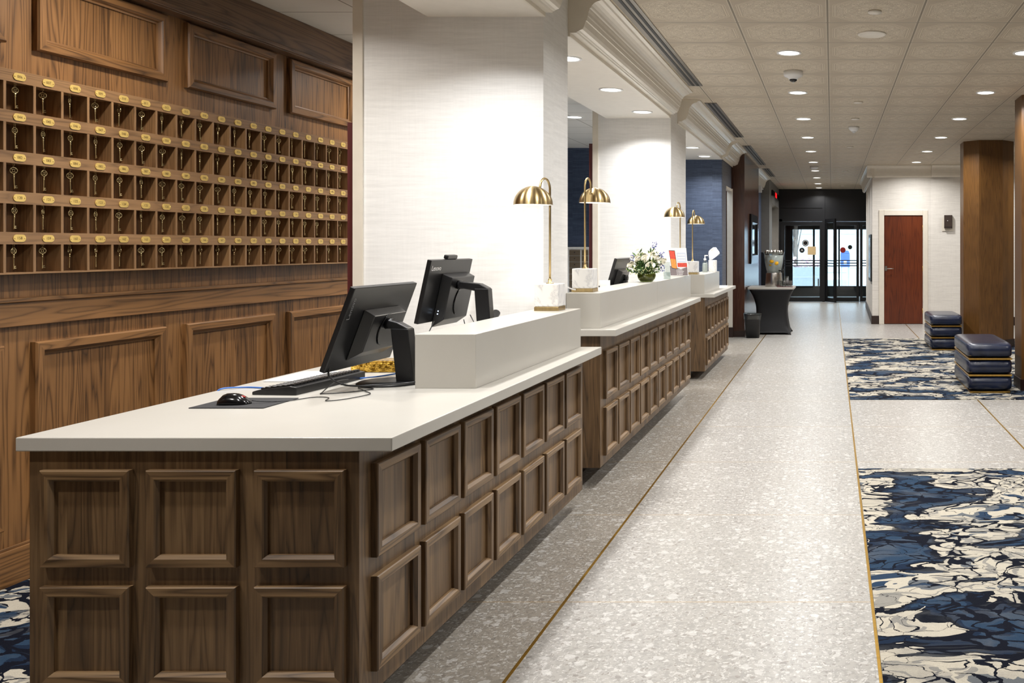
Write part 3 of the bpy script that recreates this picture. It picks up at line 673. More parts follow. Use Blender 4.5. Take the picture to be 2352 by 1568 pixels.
# ================================================================== DESK EQUIPMENT
def monitor(lab, x,y0,w,zb_,h,sn, base_xy, colx, hubv, desk, box=None, text=None, cam_=False, name='computer_monitor'):
    cs=math.sqrt(1-sn*sn); m=empty(name,(base_xy[0],base_xy[1],desk),label=lab,cat='monitor'); o=Vector(m.location)
    def T(u,v,t): return (x+v*sn+t*cs-o.x, y0+u-o.y, zb_+v*cs-t*sn-o.z)
    def tb(u0,u1,v0,v1,t0,t1,mb=None,mi=0):
        mb=mb or MB(); vs=[T(u,v,t) for t in (t0,t1) for (u,v) in ((u0,v0),(u1,v0),(u1,v1),(u0,v1))]
        return mb.add(vs,[(0,1,2,3),(7,6,5,4),(0,4,5,1),(1,5,6,2),(2,6,7,3),(3,7,4,0)],mi)
    b=tb(0,w,0,h,-.012,.010); b.build('display_housing',M['black_plastic'],m,bevel=.003)
    tb(.008,w-.008,.012,h-.008,-.0135,-.0118).build('screen',M['black_gloss'],m)
    if box:
        u0,u1,v0,v1,t=box; mb=MB()
        r0=[T(u0,v0,.01),T(u1,v0,.01),T(u1,v1,.01),T(u0,v1,.01)]; r1=[T(u0+.012,v0+.05,t),T(u1-.012,v0+.05,t),T(u1-.012,v1-.012,t),T(u0+.012,v1-.012,t)]
        mb.loft([r0,r1],0,False,True); mb.build('computer_box',M['black_plastic'],m,bevel=.003)
        tl=.012
        for q,(uu,vv) in enumerate(((-.0,.05),(-.0,.062))): pass
        for vv in ((.045,.060) if cam_ else ()): MB().sphere(T(u0-.002,v0+vv+.03,.03),.0028,8,5).build('power_light',M['led_white'],m)
        MB().tube([T((u0+u1)/2+.06*math.cos(a),v0+.14+.07*math.sin(a),t+.002) for a in [PI*.55+PI*.9*k/10 for k in range(11)]],.0025,6).build('cable_guide',M['black_gloss'],m)
    if text:
        mb=MB(); put_text(mb,text[0],text[1],lambda a,b_: T(text[2]+(a),text[3]+b_,.0108),0) if not text[4] else put_text(mb,text[0],text[1],lambda a,b_: T(text[2]-b_,text[3]+a,.0108),0)
        mb.build('brand_lettering',M[text[5]],m)
    if cam_:
        tb(w*.38,w*.62,h,h+.022,-.018,.006).build('webcam',M['black_plastic'],m,bevel=.006)
    hub=Vector(T(w/2,hubv,(box[4] if box else .012)+.01)); top=Vector((colx-o.x,0,hub.z-.015))
    mb=MB(); mb.tube([hub-Vector((.012,0,0)),hub+Vector((.02,0,.0))],.022,16); mb.build('tilt_hinge',M['black_plastic'],m)
    mb=MB(); a=hub+Vector((0,0,.01)); 
    mb.prism([(hub.x+.005,hub.z+.018),(top.x-.01,top.z+.022),(top.x+.035,top.z-.002),(top.x+.03,top.z-.03),(hub.x+.005,hub.z-.014)],hub.y-.024,hub.y+.024,'y'); mb.build('stand_arm',M['black_plastic'],m,bevel=.004)
    mb=MB(); mb.prism([(top.x-.035,top.z-.002),(top.x+.036,top.z-.004),(top.x+.060,.012),(top.x-.012,.012)],hub.y-.03,hub.y+.03,'y'); mb.build('stand_column',M['black_plastic'],m,bevel=.004)
    mb=MB(); n=36; mb.loft([[(colx-o.x-.05+r*.13*math.cos(2*PI*i/n),hub.y+r*.11*math.sin(2*PI*i/n),z) for i in range(n)] for r,z in ((1,0),(1,.006),(.92,.012),(.5,.014))]); mb.build('stand_base',M['black_plastic'],m)
    return m
m1=monitor('black desktop monitor tilted back, nearest on the front counter',-1.947,3.48,.52,.98,.347,.344,(-1.79,3.68),-1.762,.20,.90,box=(.13,.42,.035,.25,.055),text=('Lenovo',.030,.028,.26,True,'grey_key'))
m2=monitor('black monitor with webcam and white lettering in front of the white pillar',-2.03,4.45,.51,1.084,.32,.2094,(-1.85,4.7),-1.80,.20,.90,box=(.155,.47,-.03,.25,.06),text=('Lenovo',.036,.075,.278,False,'white_plastic'),cam_=True)
m3=monitor('black monitor half hidden behind the flowers on the middle counter',-1.752,7.0,.50,1.05,.335,.28,(-1.70,7.2),-1.665,.19,.965,box=(.12,.40,.0,.25,.05))
kb=empty('keyboard',(-2.09,3.67,.90),math.radians(-4),label='black keyboard below the near monitor',cat='keyboard')
MB().prism([(-.09,0),(.085,0),(.085,.030),(.06,.034),(-.07,.018),(-.09,.012)],-.225,.225,'y').build('keyboard_case',M['black_plastic'],kb,bevel=.003)
kc=MB()
for r in range(6):
    for c in range(21):
        if random.random()<.03: continue
        xx=-.062+r*.0215+(.004 if r==5 else 0); zz=.018+ (xx+.07)*.123; yy=-.213+c*.0205
        kc.box(xx,xx+.018,yy,yy+.017,zz,zz+.007)
kc.build('keycaps',M['black_plastic'],kb)
lg=MB()
for r in range(6):
    for c in range(21):
        xx=-.062+r*.0215; zz=.018+(xx+.07)*.123+.0073; yy=-.213+c*.0205
        lg.add([(xx+.005,yy+.004,zz),(xx+.011,yy+.004,zz),(xx+.011,yy+.009,zz),(xx+.005,yy+.009,zz)],[(0,1,2,3)])
lg.build('key_legends',M['white_plastic'],kb)
tag(MB().box(-.13,.13,-.105,.105,0,.003).build('mouse_pad',M['pad'],loc=(-2.10,3.265,.9005),bevel=.001),'thin black mouse pad on the front end of the worktop','mouse pad')
ms=empty('computer_mouse',(-2.12,3.235,.904),math.radians(6),label='black wired mouse with red wheel on the mouse pad',cat='mouse')
mb=MB(); rings=[]
for k in range(11):
    u=-1+2*k/10; wdt=.031*(1-abs(u)**3.2)**.5+.002; hh=.036*(1-max(0,(u-.0))**1.8*.75)*(1-abs(u)**5*.9)+.002; 
    if u<-.2: hh*= (1-((-u-.2)/.8)**3*.6)
    rings.append([(u*.058, wdt*math.cos(a), max(0,hh*math.sin(a)) if a<=PI else 0) for a in [PI*j/14 for j in range(15)]])
mb.loft(rings,0,True,True); mb.build('mouse_body',M['black_gloss'],ms)
MB().tube([(.020,-.005,.028),(.034,-.005,.0265),(.040,-.005,.0235)],.0026,8).build('scroll_wheel',M['red'],ms)
def cable(name,pts,r,mat,lab,cat='cable'):
    P_=[Vector(p) for p in pts]; P_=[P_[0]]+P_+[P_[-1]]; out=[]
    for i in range(1,len(P_)-2):
        p0,p1,p2,p3=P_[i-1:i+3]
        for k in range(6):
            t_=k/6; out.append(.5*((2*p1)+(p2-p0)*t_+(2*p0-5*p1+4*p2-p3)*t_*t_+(3*p1-p0-3*p2+p3)*t_**3))
    out.append(P_[-1]); org=out[0].copy()
    return tag(MB().tube([q-org for q in out],r,8).build(name,mat,loc=tuple(org)),lab,cat)
    for p,q in zip(sp.points,pts): p.co=(*q,1)
    sp.use_endpoint_u=True; sp.order_u=4; cu.materials.append(mat); o=bpy.data.objects.new(name,cu); C.objects.link(o); return tag(o,lab,cat)
z9=.9035
cable('mouse_cable',[(-2.06,3.24,.915),(-2.02,3.26,.908),(-1.97,3.30,z9),(-1.92,3.38,z9),(-1.86,3.37,z9),(-1.83,3.30,z9),(-1.78,3.34,z9),(-1.75,3.45,z9),(-1.80,3.52,z9),(-1.87,3.60,z9)],.0018,M['black_plastic'],'thin black mouse cable curling across the worktop')
cable('keyboard_cable',[(-1.995,3.76,.915),(-1.97,3.62,.925),(-1.955,3.50,z9),(-1.93,3.46,z9),(-1.85,3.50,z9),(-1.80,3.58,z9),(-1.88,3.62,z9)],.002,M['black_plastic'],'black keyboard cable looped beside the monitor base')
cable('power_cable',[(-1.93,3.52,1.03),(-1.93,3.50,.965),(-1.88,3.53,.925),(-1.78,3.57,.92),(-1.66,3.60,.925),(-1.656,3.66,.93)],.0035,M['black_plastic'],'thick black power cable sagging in front of the near monitor stand')
cable('network_cable',[(-2.40,3.55,.88),(-2.385,3.56,.906),(-2.33,3.62,z9),(-2.24,3.60,z9),(-2.14,3.56,z9),(-2.12,3.60,z9)],.003,M['blue_cable'],'blue network cable crossing the left edge of the worktop')
cable('network_cable',[(-2.02,3.85,z9),(-1.90,3.86,.915),(-1.80,3.92,.93),(-1.68,4.0,.95)],.003,M['blue_cable'],'blue network cable behind the near monitor stand')
cable('monitor_cable',[(-1.985,4.55,1.09),(-2.0,4.48,1.0),(-2.02,4.42,.92),(-2.05,4.40,z9)],.0025,M['black_plastic'],'black cable hanging below the left corner of the webcam monitor')
cable('monitor_cable',[(-1.93,4.78,1.08),(-1.90,4.74,.99),(-1.93,4.68,.92),(-1.95,4.66,z9)],.0025,M['black_plastic'],'black cable dangling behind the webcam monitor')
cable('monitor_cable',[(-1.92,4.84,1.10),(-1.87,4.80,1.04),(-1.82,4.78,.99),(-1.80,4.80,z9)],.0025,M['black_plastic'],'black cable running to the webcam monitor stand')
ps=MB()
for k in range(3): ps.box(-.105+.002*k,.105+.002*k,-.15,.15,.001+k*.0014,.002+k*.0014)
tag(ps.build('paper_stack',M['paper'],loc=(-2.255,3.93,.90)),'white sheets of paper left of the keyboard','paper')
gb=empty('gold_tin',(-2.03,4.12,.90),label='textured gold tin behind the near monitor stand',cat='tin')
MB().box(-.12,.10,-.05,.06,0,.045).build('tin_body',M['gold_box'],gb,bevel=.006); MB().box(-.122,.102,-.052,.062,.045,.052).build('lid',M['gold_box'],gb,bevel=.003)
tr_=empty('letter_tray',(-1.84,4.38,.90),label='white plastic letter tray behind the raised ledge',cat='tray')
for k in range(3): MB().box(-.14,.14,-.10,.10,.01+.045*k,.014+.045*k).box(-.14,-.136,-.10,.10,.01+.045*k,.035+.045*k).box(.136,.14,-.10,.10,.01+.045*k,.035+.045*k).box(-.14,.14,-.104,-.10,.01+.045*k,.028+.045*k).build('tray_tier',M['white_plastic'],tr_)
MB().box(-.15,.15,-.105,.105,0,.01).build('tray_base',M['black_plastic'],tr_)
ph=empty('telephone',(-1.77,4.93,.90),label='dark grey desk telephone between webcam monitor and raised ledge',cat='telephone')
MB().prism([(-.08,0),(.08,0),(.08,.17),(-.08,.06)],-.09,.09,'x').build('telephone_body',M['black_plastic'],ph,bevel=.004)
MB().tube([(-.07,-.07,.10),(-.07,0,.155),(-.07,.07,.20)],[.022,.014,.022],10).build('handset',M['black_plastic'],ph)
MB().box(-.02,.07,.03,.031,.13,.17).build('display',M['grey_key'],ph)
cs_=empty('card_stand',(-1.665,6.6,.965),label='white upright card stand with black stripe on the middle counter',cat='card stand')
MB().box(-.015,.06,-.01,.0,0,.255).box(-.015,.06,-.03,.03,0,.006).build('card',M['white_plastic'],cs_); MB().box(-.02,-.012,-.013,-.0,.16,.215).build('stripe',M['black_plastic'],cs_)

# ================================================================== BRASS LAMPS
def lamp(px_,py_,z0,dirv,lab):
    L=empty('desk_lamp',(px_,py_,z0),label=lab,cat='lamp',group='brass dome lamps on the raised ledges')
    d=Vector((dirv[0],dirv[1],0)).normalized()
    MB().box(-.066,.066,-.066,.066,0,.022).build('brass_plinth',M['brass'],L,bevel=.002)
    MB().box(-.064,.064,-.064,.064,.022,.145).build('marble_block',M['marble'],L,bevel=.004)
    MB().lathe([(.0205,.145),(.0205,.149),(.010,.151),(.010,.168),(.0075,.172)],n=20).build('pole_collar',M['brass'],L)
    pts=[Vector((0,0,.15)),Vector((0,0,.6))]; R=.06
    for k in range(1,17):
        a=PI*k/16*1.0; pts.append(Vector((0,0,.655))+d*(R-R*math.cos(a))+Vector((0,0,R*math.sin(a))))
    pts.append(d*(2*R)+Vector((0,0,.625)))
    MB().tube(pts,.0062,12).build('pole',M['brass'],L)
    c=d*(2*R+.078)
    sh=MB(); n=40; R1=.099; zc=.567; H=.098
    prof=[(R1*math.cos(a),zc+H*math.sin(a)) for a in [PI/2*k/12 for k in range(12)]]+[(.012,zc+H-.0005),(.001,zc+H)]
    def flute(i): return 1+.012*abs(math.sin(i/40*2*PI*9))
    rings=[[(c.x+r*flute(i)*math.cos(2*PI*i/n),c.y+r*flute(i)*math.sin(2*PI*i/n),z) for i in range(n)] for r,z in prof]
    sh.loft(rings,0,True,False)
    pin=[(max(r-.003,.0005),z-.002 if r<.09 else z) for r,z in prof]
    sh.loft([[(c.x+r*math.cos(2*PI*i/n),c.y+r*math.sin(2*PI*i/n),z) for i in range(n)] for r,z in pin],1,True,False)
    sh.xform(Matrix.Translation((-c.x,-c.y,0))); sh.build('lamp_shade',[M['dome'],M['white_paint']],L,loc=(c.x,c.y,0),recalc=False)
    j=d*(2*R); MB().tube([j+Vector((0,0,.632)),j+Vector((0,0,.615))],.010,10).tube([j+Vector((0,0,.623)),j+d*.03+Vector((0,0,.618))],.006,8).sphere(j+Vector((-d.y*.02,d.x*.02,.61)),.006,8,6).sphere(j+Vector((-d.y*-.02,d.x*-.02,.61)),.006,8,6).build('joint',M['brass'],L)
    MB().sphere((c.x,c.y,zc+.035),.028,16,10).build('bulb',M['lens'],L)
    l=bpy.data.lights.new('lamp_bulb','AREA'); l.shape='DISK'; l.size=.09; l.energy=DESK_W; l.color=(1,.9,.75); lo=bpy.data.objects.new('lamp_light',l); C.objects.link(lo); lo.parent=L; lo.location=(c.x,c.y,zc+.004)
    return L
lamp(-1.543,4.99,1.115,(-.14,-1),'brass dome lamp on marble block at the end of the near ledge')
lamp(-1.552,5.73,1.18,(.05,1),'brass dome lamp on the near end of the middle ledge, white cord at its base')
lamp(-1.495,8.98,1.18,(-.12,-1),'brass dome lamp behind the leaning flyer on the middle ledge')
lamp(-1.56,10.20,1.155,(.05,1),'brass dome lamp in front of the blue wall on the far ledge')
cable('lamp_cord',[(-1.59,5.655,1.195),(-1.60,5.62,1.20),(-1.617,5.60,1.21),(-1.6185,5.585,1.212)],.004,M['white_plastic'],'white lamp cord at the base of the lamp by the front pillar')

# ================================================================== FLOWERS, FLYER, BOTTLE, TISSUES
VX,VY,VZ=-1.49,7.33,1.18
va=empty('glass_vase',(VX,VY,VZ),label='round green glass bowl vase holding the bouquet',cat='vase')
vp=[(.035,0),(.05,.004),(.067,.025),(.074,.05),(.068,.078),(.055,.096)]
MB().lathe(vp+[(r-.003,z) for r,z in vp[::-1]],n=32).build('vase_bowl',M['vase_glass'],va)
MB().lathe([(.001,.006),(.045,.008),(.062,.026),(.069,.05),(.066,.062),(.001,.063)],n=28).build('vase_filling',M['water'],va)
def ell(mb,c,n_,r,l,w,mi):
    n_=Vector(n_).normalized(); s=n_.orthogonal().normalized(); c=Vector(c)
    p=[c, c+n_*l*.5+s*w, c+n_*l, c+n_*l*.5-s*w]; mb.add(p,[(0,1,2,3)],mi)
stem0=Vector((VX,VY,VZ+.05))
rnd=random.Random(3)
def flower(kind,off,lab,grp):
    tip=Vector((VX,VY,VZ))+Vector(off); o=empty({'w':'white_flower','b':'blue_flower','l':'leafy_sprig'}[kind],tuple(stem0),label=lab,cat='flower' if kind!='l' else 'greenery',group=grp)
    rel=tip-stem0; MB().tube([(rel.x*.1,rel.y*.1,0),(rel.x*.35,rel.y*.35,rel.z*.55),tuple(rel)],.002,6).build('stem',M['leaf'],o)
    mb=MB()
    if kind=='w':
        for q in range(26):
            th=rnd.uniform(0,2*PI); ph=rnd.uniform(.1,1.3); d=Vector((math.sin(ph)*math.cos(th),math.sin(ph)*math.sin(th),math.cos(ph)))
            s=d.orthogonal().normalized(); u=d.cross(s); c=rel+d*.008; R=.038*rnd.uniform(.7,1.1)
            mb.add([c,c+d*R*.6+s*R*.6,c+d*R,c+d*R*.6-s*R*.6,c+d*R*.7+u*R*.3],[(0,1,4),(1,2,4),(2,3,4),(3,0,4)],0,True)
        mb.build('blossom',M['petal'],o)
    elif kind=='b':
        for q in range(22):
            c=rel+Vector((rnd.uniform(-.018,.018),rnd.uniform(-.018,.018),rnd.uniform(-.03,.03))); mb.sphere(c,.004,6,4)
        mb.build('blossom',M['petal_blue'],o)
    else:
        nn=rnd.randint(7,12)
        for q in range(nn):
            tt=.35+.65*q/nn; c=Vector((rel.x*tt,rel.y*tt,rel.z*tt)); d=Vector((rnd.uniform(-1,1),rnd.uniform(-1,1),rnd.uniform(-.3,.9)))+rel.normalized()
            d.normalize(); s=d.orthogonal().normalized(); L=rnd.uniform(.03,.06)
            mb.add([c,c+d*L*.5+s*L*.17,c+d*L,c+d*L*.5-s*L*.17],[(0,1,2),(0,2,3)],0)
        mb.build('leaves',M['leaf'],o)
        mb=MB()
        for q in range(10): mb.sphere(rel*rnd.uniform(.7,1)+Vector((rnd.uniform(-.02,.02),rnd.uniform(-.02,.02),rnd.uniform(-.02,.02))),.004,6,4)
        mb.build('buds',M['bud'],o)
for i in range(15):
    a=i*2.4; r=.03+.11*math.sqrt((i+.5)/15); flower('w',(r*math.cos(a),r*math.sin(a),.24-.8*r+.02*math.sin(i*3)),'white blossom in the bouquet in the green glass bowl','white blossoms of the bouquet')
for off in ((-.10,-.05,.19),(.06,.02,.29),(.13,-.04,.22),(.13,-.02,.115)): flower('b',off,'small blue flower spike in the bouquet on the middle ledge','blue flowers of the bouquet')
for i in range(30):
    a=i*2.4+1; r=.05+.15*((i*7)%30)/30; flower('l',(r*math.cos(a),r*math.sin(a),max(.09,.29-1.05*r+.03*math.sin(i*5))),'green leafy sprig in the bouquet on the middle ledge','green sprigs of the bouquet')
# flyer
fl=empty('flyer_stand',(-1.46,8.72,1.18),math.radians(4),label='upright promotional flyer with a red and orange phone picture on the middle ledge',cat='flyer')
tilt=.16; cs2,sn2=math.cos(tilt),math.sin(tilt)
def FT(u,v,t=0): return (u-v*.10, v*sn2-t, .004+v*cs2)
def fq(mb,pts,mi,t): mb.add([FT(u,v,t) for u,v in pts],[tuple(range(len(pts)))],mi)
W2,H2=.088,.27
mb=MB(); mb.add([FT(u,v,t) for t in (0,-.004) for (u,v) in ((-W2,0),(W2,0),(W2,H2),(-W2,H2))],[(0,1,2,3),(7,6,5,4),(0,4,5,1),(1,5,6,2),(2,6,7,3),(3,7,4,0)],0)
fq(mb,[(-W2+.006,.004),(W2-.006,.004),(W2-.006,.085),(.02,.065),(-W2+.006,.10)],1,.0006)
fq(mb,[(-.01,.13),(W2-.008,.13),(W2-.008,.225),(-.01,.225)],4,.0006)
fq(mb,[(-.008,.085),(W2-.006,.085),(W2-.006,.125),(-.008,.125)],2,.0009)
fq(mb,[(-.066,.075),(-.012,.062),(-.022,.245),(-.080,.248)],6,.0009)
fq(mb,[(-.063,.08),(-.015,.068),(-.021,.16),(-.070,.165)],3,.0012)
fq(mb,[(-.070,.165),(-.021,.16),(-.025,.24),(-.076,.243)],2,.0012)
for k in range(4):
    fq(mb,[(-.02,.012+.014*k),(-.014,.012+.014*k),(-.014,.018+.014*k),(-.02,.018+.014*k)],0,.001); fq(mb,[(-.008,.013+.014*k),(.035+.006*(k%3),.013+.014*k),(.035+.006*(k%3),.017+.014*k),(-.008,.017+.014*k)],0,.001)
for k in range(3): fq(mb,[(0,.145+.026*k),(.07,.145+.026*k),(.07,.155+.026*k),(0,.155+.026*k)],0,.001)
mb.build('flyer_board',[M['paper'],M['flyer_grey'],M['flyer_red'],M['flyer_orange'],M['flyer_pale'],M['paper'],M['black_plastic']],fl,recalc=False)
MB().box(-W2,W2-.01,-.002,.07,0,.004).prism([(.03,.004),(.036,.004),(.05,.20),(.046,.20)],-.03,.03,'x').build('flyer_foot',M['clear'],fl)
hb=empty('acrylic_holder',(-1.44,7.95,1.18),label='small clear acrylic card holder between bouquet and flyer',cat='card holder')
MB().box(-.03,.03,-.002,.0,0,.15).box(-.03,.03,.0,.03,0,.003).box(-.03,.03,.028,.03,0,.06).build('holder_body',M['clear'],hb)
bt=empty('sanitizer_bottle',(-1.535,11.02,1.155),label='clear pump bottle of sanitizer left of the tissue box',cat='bottle')
MB().lathe([(.030,0),(.034,.004),(.035,.03),(.033,.10),(.030,.118),(.016,.132),(.014,.145)],n=24,cap=True).build('bottle_body',M['clear'],bt)
MB().lathe([(.028,.004),(.032,.03),(.030,.10),(.026,.112)],n=20,cap=True).build('gel',M['frosty'],bt)
MB().lathe([(.016,.145),(.016,.165),(.006,.168),(.006,.20)],n=16,cap=True).box(-.006,.034,-.007,.007,.196,.208).build('pump',M['white_plastic'],bt,bevel=.001)
tb_=empty('tissue_box',(-1.455,11.13,1.155),label='white marbled tissue cube right of the pump bottle',cat='tissue box')
MB().box(-.046,.046,-.05,.05,0,.145).build('box_body',M['marble'],tb_,bevel=.004)
mb=MB(); rr=[]
for k in range(8):
    u=k/7; wd=.012+.055*math.sin(u*PI*.62)**1.2*(1-.55*max(0,u-.75)*4); 
    rr.append([(-.03+.07*u+ (s*wd), .012*math.sin(s*3+u*3), .145+.155*u- .045*max(0,s)*u) for s in [-1+2*j/8 for j in range(9)]])
mb.loft(rr,0,True,False,closed=False); o=mb.build('tissue',M['paper'],tb_); sm=o.modifiers.new('solid','SOLIDIFY'); sm.thickness=.001
tag(MB().box(-.05,.05,-.06,.06,0,.02).build('napkin_stack',M['paper'],loc=(-1.40,11.75,.943)),'small white stack of paper slips on the far worktop','paper stack')

# ================================================================== SAFE BOXES, OFFICE CABINET
sf=empty('safe_deposit_unit',(-3.92,13.5,1.43),label='bank of bronze safe deposit boxes in a white frame on the blue back wall',cat='safe deposit boxes')
MB().box(0,1.2,-.03,0,.0,.03).box(0,.03,-.03,0,-1.0,.0).box(0,1.2,-.02,0,-1.0,-.0).build('frame',M['white_paint'],sf)
xs=[(.04,.20),(.225,.315),(.33,.42),(.44,.60),(.62,.72)]
for i,(a,b) in enumerate(xs):
    for r in range(7):
        z=-.01-.09*(r+1); d=MB().box(a,b,-.034,-.02,z+.005,z+.085).build('safe_door',M['safe'],sf,bevel=.002)
        MB().cyl((0,0,0),.008,.006,12).xform(Matrix.Translation(((a+b)/2,-.036,z+.05))@Matrix.Rotation(PI/2,4,'X')).build('lock',M['black_metal'],d)
cb=empty('office_cabinet',(-3.62,11.2,0),label='brown wooden cabinet glimpsed beside the front pillar',cat='cabinet')
MB().box(-.30,.20,-.3,.3,0,1.0).build('cabinet_body',M['oak_v'],cb); MB().box(-.32,.22,-.32,.32,1.0,1.03).build('cabinet_top',M['oak_h'],cb)

# ================================================================== RED DOOR & right wall things
dr=empty('door_6',(1.353,17.28,0),label='red brown wooden door with silver lever in a cream frame',cat='door',kind='structure')
MB().box(-.363,.363,.0,.045,.008,2.054).build('door_leaf',M['door_wood'],dr)
MB().box(-.463,-.366,-.02,.06,0,2.16).box(.366,.463,-.02,.06,0,2.16).box(-.366,.366,-.02,.06,2.058,2.16).build('door_frame',M['cream_paint'],dr,bevel=.006)
hl=MB().box(-.355,-.31,-.004,0,1.01,1.10).tube([(-.325,-.002,1.05),(-.325,-.05,1.05)],.012,10).tube([(-.325,-.05,1.05),(-.27,-.055,1.05),(-.19,-.05,1.05)],.009,10)
hl.build('door_handle',M['steel'],dr)
for z in (.25,1.05,1.82): MB().tube([(.364,-.008,z-.05),(.364,-.008,z+.05)],.008,8).build('hinge',M['gold'],dr)
sc=empty('wall_sconce',(2.195,17.205,1.81),math.radians(-10.8),label='brown rectangular metal box on the cream wall beside the wood column',cat='wall device')
MB().box(-.075,.075,-.06,0,0,.25).build('sconce_body',M['brown_box'],sc,bevel=.006); MB().box(-.075,.075,-.062,-.06,.02,.028).build('seam',M['black_metal'],sc)
MB().box(-.12,.10,0,.006,-.05,.2).build('back_plate',M['cream_paint'],sc); MB().sphere((-.01,-.062,.14),.008,8,6).build('sensor',M['white_plastic'],sc)
pf=empty('wall_frame',(.757,17.9,1.3),label='narrow black framed panel seen edge on beside the entrance',cat='wall frame')
MB().box(-.02,.012,-.5,.5,-.5,.4).build('frame',M['black_metal'],pf); MB().box(-.024,-.02,-.44,.44,-.44,.34).build('panel',M['steel'],pf)

# ================================================================== COLUMNS
def column(cx,y0,lab):
    c=empty('column',(cx,y0+.37,0),label=lab,cat='column',kind='structure')
    def octo(h,k): return [(-h,-h+k),(-h+k,-h),(h-k,-h),(h,-h+k),(h,h-k),(h-k,h),(-h+k,h),(-h,h-k)]
    MB().prism(octo(.3675,.197),.12,CEIL,'z').build('column_shaft',M['bronze_wood'],c)
    MB().prism(octo(.380,.203),.0072,.12,'z').build('column_base',M['dark_base'],c)
column(2.29,13.14,'octagonal bronze brown wood column behind the far ottoman')
column(2.29,9.05,'octagonal wood column cut by the right picture edge')

# ================================================================== OTTOMANS
def ottoman(cx,y0,lab,d=1.1):
    o=empty('ottoman',(cx,y0+d/2,.007),label=lab,cat='ottoman',group='blue leather ottomans on the carpet')
    MB().box(-.20,.20,-d/2+.03,d/2-.03,0,.018).build('plinth',M['gold'],o)
    for k in range(3):
        MB().superbox((0,0,.018+.0775+k*.163),.230,d/2,.0785,.36,.20,56,14).build('cushion',M['leather'],o)
        if k<2: MB().box(-.215,.215,-d/2+.012,d/2-.012,.169+k*.163,.186+k*.163).build('gold_band',M['gold'],o)
ottoman(1.575,9.05,'nearer navy leather ottoman with gold bands beside the right edge column')
ottoman(1.61,12.8,'farther navy leather ottoman with gold bands beside the octagonal column',.95)

# ================================================================== DRINKS TABLE
tx,ty=-1.015,15.5
tb1=empty('drinks_table',(tx,ty,0),label='square table in black stretch cover with pale top near the pier',cat='table')
MB().box(-.385,.385,-.375,.375,.755,.79).build('tabletop',M['quartz'],tb1,bevel=.004)
mb=MB(); rings=[]; n=64
for k in range(25):
    u=k/24; z=.755*u
    hw=.26+.115*abs(2*u-1)**2.0 if u>.5 else .26+.06*(abs(2*u-1)**1.6)
    e=.20 if u>.9 else .3; foot=.05*max(0,1-u/.16)**1.0
    ring=[]
    for i in range(n):
        a=2*PI*i/n; ca,sa=math.cos(a),math.sin(a); cc=math.copysign(abs(ca)**e,ca); ss=math.copysign(abs(sa)**e,sa)
        co_=(abs(ca*sa)*2)**6; r=hw+foot*co_
        ring.append((r*cc,r*ss,z+.03*(1-co_)*max(0,1-u/.05)))
    rings.append(ring)
mb.loft(rings,0,True,True); mb.build('stretch_cover',M['spandex'],tb1)
ds=empty('water_dispenser',(tx+.03,ty-.02,.79),label='clear drink dispenser with lemon on a metal base on the table',cat='drink dispenser')
def oct_ring(r,z,n=8): return [(r*math.cos(2*PI*i/n+PI/8),r*math.sin(2*PI*i/n+PI/8),z) for i in range(n)]
MB().loft([oct_ring(.150,0,24),oct_ring(.132,.23,24),oct_ring(.125,.235,24)],0,True,True).build('metal_base',M['steel'],ds,bevel=.003)
MB().loft([oct_ring(.118,.236,24),oct_ring(.150,.40,24),oct_ring(.168,.55,24),oct_ring(.178,.57,24)],0,True,False).build('jar',M['clear'],ds)
MB().loft([oct_ring(.112,.240,24),oct_ring(.145,.40,24),oct_ring(.158,.53,24)],0,True,True).build('water',M['frosty'],ds)
ic=MB()
for k in range(40):
    a=rnd.uniform(0,2*PI); r=.15*math.sqrt(rnd.random()); ic.sphere((r*math.cos(a),r*math.sin(a),.575+rnd.uniform(0,.02)),.026,8,5)
MB().lathe([(.178,.565),(.182,.575),(.178,.585),(.0,.588)],n=24).build('lid',M['clear'],ds); ic.build('ice',M['steel'],ds)
MB().sphere((-.02,-.125,.43),.05,14,10,sc=(1,.6,.8)).sphere((.04,-.12,.40),.045,14,10,sc=(1,.6,.9)).sphere((-.03,-.11,.37),.04,12,8,sc=(1.2,.6,.8)).build('lemon_slices',M['yellow'],ds)
MB().tube([(.09,-.09,.27),(.16,-.13,.27)],.012,10).tube([(.155,-.127,.30),(.155,-.127,.23)],.014,10).tube([(.14,-.10,.31),(.175,-.16,.31)],.008,8).build('tap',M['black_plastic'],ds)
ct=tag(MB().box(-.14,.12,-.14,.12,0,.006).build('red_napkin',M['maroon'],loc=(tx+.24,ty-.18,.79)),'dark red cloth under the drinking glasses','napkin')
gl=MB().lathe([(.028,0),(.030,.004),(.036,.10),(.034,.10),(.028,.006),(.001,.005)],n=18)
g0=gl.build('drinking_glass',M['clear'])
for i,(dx,dy,dz) in enumerate(((.17,-.20,.0),(.25,-.17,.0),(.25,-.17,.035),(.31,-.23,0),(.21,-.26,0),(.25,-.17,.07))):
    g=g0 if i==0 else g0.copy()
    if i: C.objects.link(g)
    g.location=(tx+dx,ty+dy,.7965+dz); tag(g,['clear drinking glass nearest the dispenser','lowest glass of the small stack beside the dispenser','middle glass of the small stack beside the dispenser','clear glass at the right end of the red cloth','clear glass at the front of the red cloth','topmost glass of the small stack beside the dispenser'][i],'glass','drinking glasses beside the dispenser')
tc=empty('trash_can',(-1.275,14.70,0),label='small black waste bin with clear liner at the foot of the pier',cat='trash can')
def rr_(hx,hy,z,n=28):
    out=[]
    for i in range(n):
        a=2*PI*i/n; c,s=math.cos(a),math.sin(a); out.append((hx*math.copysign(abs(c)**.35,c),hy*math.copysign(abs(s)**.35,s),z))
    return out
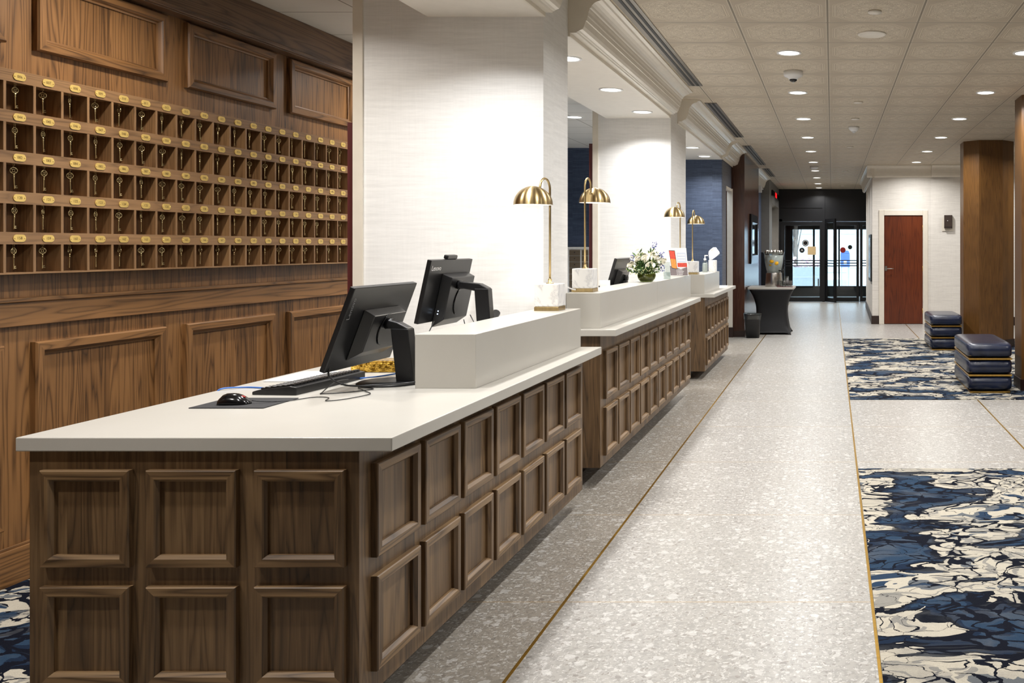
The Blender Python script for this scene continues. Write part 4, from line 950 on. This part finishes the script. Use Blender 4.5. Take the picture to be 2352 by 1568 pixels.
MB().loft([rr_(.105,.09,0),rr_(.135,.11,.37),rr_(.14,.115,.385),rr_(.13,.105,.385),rr_(.10,.085,.02)],0,True,True).build('bin_body',M['black_plastic'],tc)
MB().loft([rr_(.138,.113,.30),rr_(.144,.119,.36),rr_(.146,.121,.40),rr_(.134,.109,.402),rr_(.128,.103,.33)],0,True,False).build('bin_liner',M['clear'],tc)
mr=empty('wall_mirror',(-1.42,16.35,1.17),label='tall mirror in black frame on the mahogany pier',cat='mirror')
MB().frame(-.85,.85,0,.86,[(0,0),(0,.035),(.14,.045),(.17,.02),(.17,0)],lambda u,v,h:(h,u,v)).build('mirror_frame',M['black_gloss'],mr)
MB().box(0,.012,-.7,.7,.15,.72).build('mirror_glass',M['mirror'],mr)
mr.scale=(1,.8,1.0)
dvc=empty('wall_speaker',(-1.60,19.6,2.83-.06),label='small white speaker on the blue recess wall',cat='speaker')
MB().box(0,.09,-.07,.07,-.14,0).build('speaker_body',M['white_plastic'],dvc,bevel=.006); MB().tube([(.09,0,-.07),(.12,-.02,-.07)],.01,8).build('bracket',M['white_plastic'],dvc)
ld=empty('led_sign',(-1.415,22.6,2.66),label='black strip sign with a red light on the far left wall',cat='sign')
MB().box(0,.04,-1.35,1.35,0,.13).build('sign_box',M['black_gloss'],ld); MB().box(.04,.042,-.5,.15,.005,.125).build('red_light',M['led_red'],ld)
# door stickers
def sticker(x,z,r,mat,lab,sym=None,ring=False):
    s=empty('door_sticker',(x,YD+.015,z),label=lab,cat='sticker')
    MB().cyl((0,0,0),r,.002,28).xform(Matrix.Rotation(PI/2,4,'X')).build('disc',mat,s)
    if ring: MB().tube([(r*.72*math.cos(a),-.004,r*.72*math.sin(a)) for a in [2*PI*q/24 for q in range(25)]],r*.07,6,cap=False).build('ring_print',M['white_plastic'],s)
    if sym: mb=MB(); put_text(mb,sym,r*1.2,lambda a,b:(a,-.004,b),0); mb.build('lettering',M['white_plastic'],s)
k=YD/F
def dx(px): return (px-HX)*k
def dz(py): return CH+(HY-py)*k
sticker(dx(1850),dz(558),7.5*k,M['black_plastic'],'larger round ringed logo sticker on the left glass door',None,True)
sticker(dx(1842),dz(574.5),6*k,M['black_plastic'],'small round black accessibility sticker on the left glass door','A')
sticker(dx(1936),dz(574),6.5*k,M['red'],'round red sticker on the right glass door')
sticker(dx(1952.5),dz(567.5),5*k,M['black_plastic'],'round black sticker on the right glass door')
tag(MB().box(dx(1855),dx(1874),YD+.012,YD+.014,dz(585),dz(566)).build('paper_notice',M['tan']),'tan paper notice taped to the left glass door','notice')
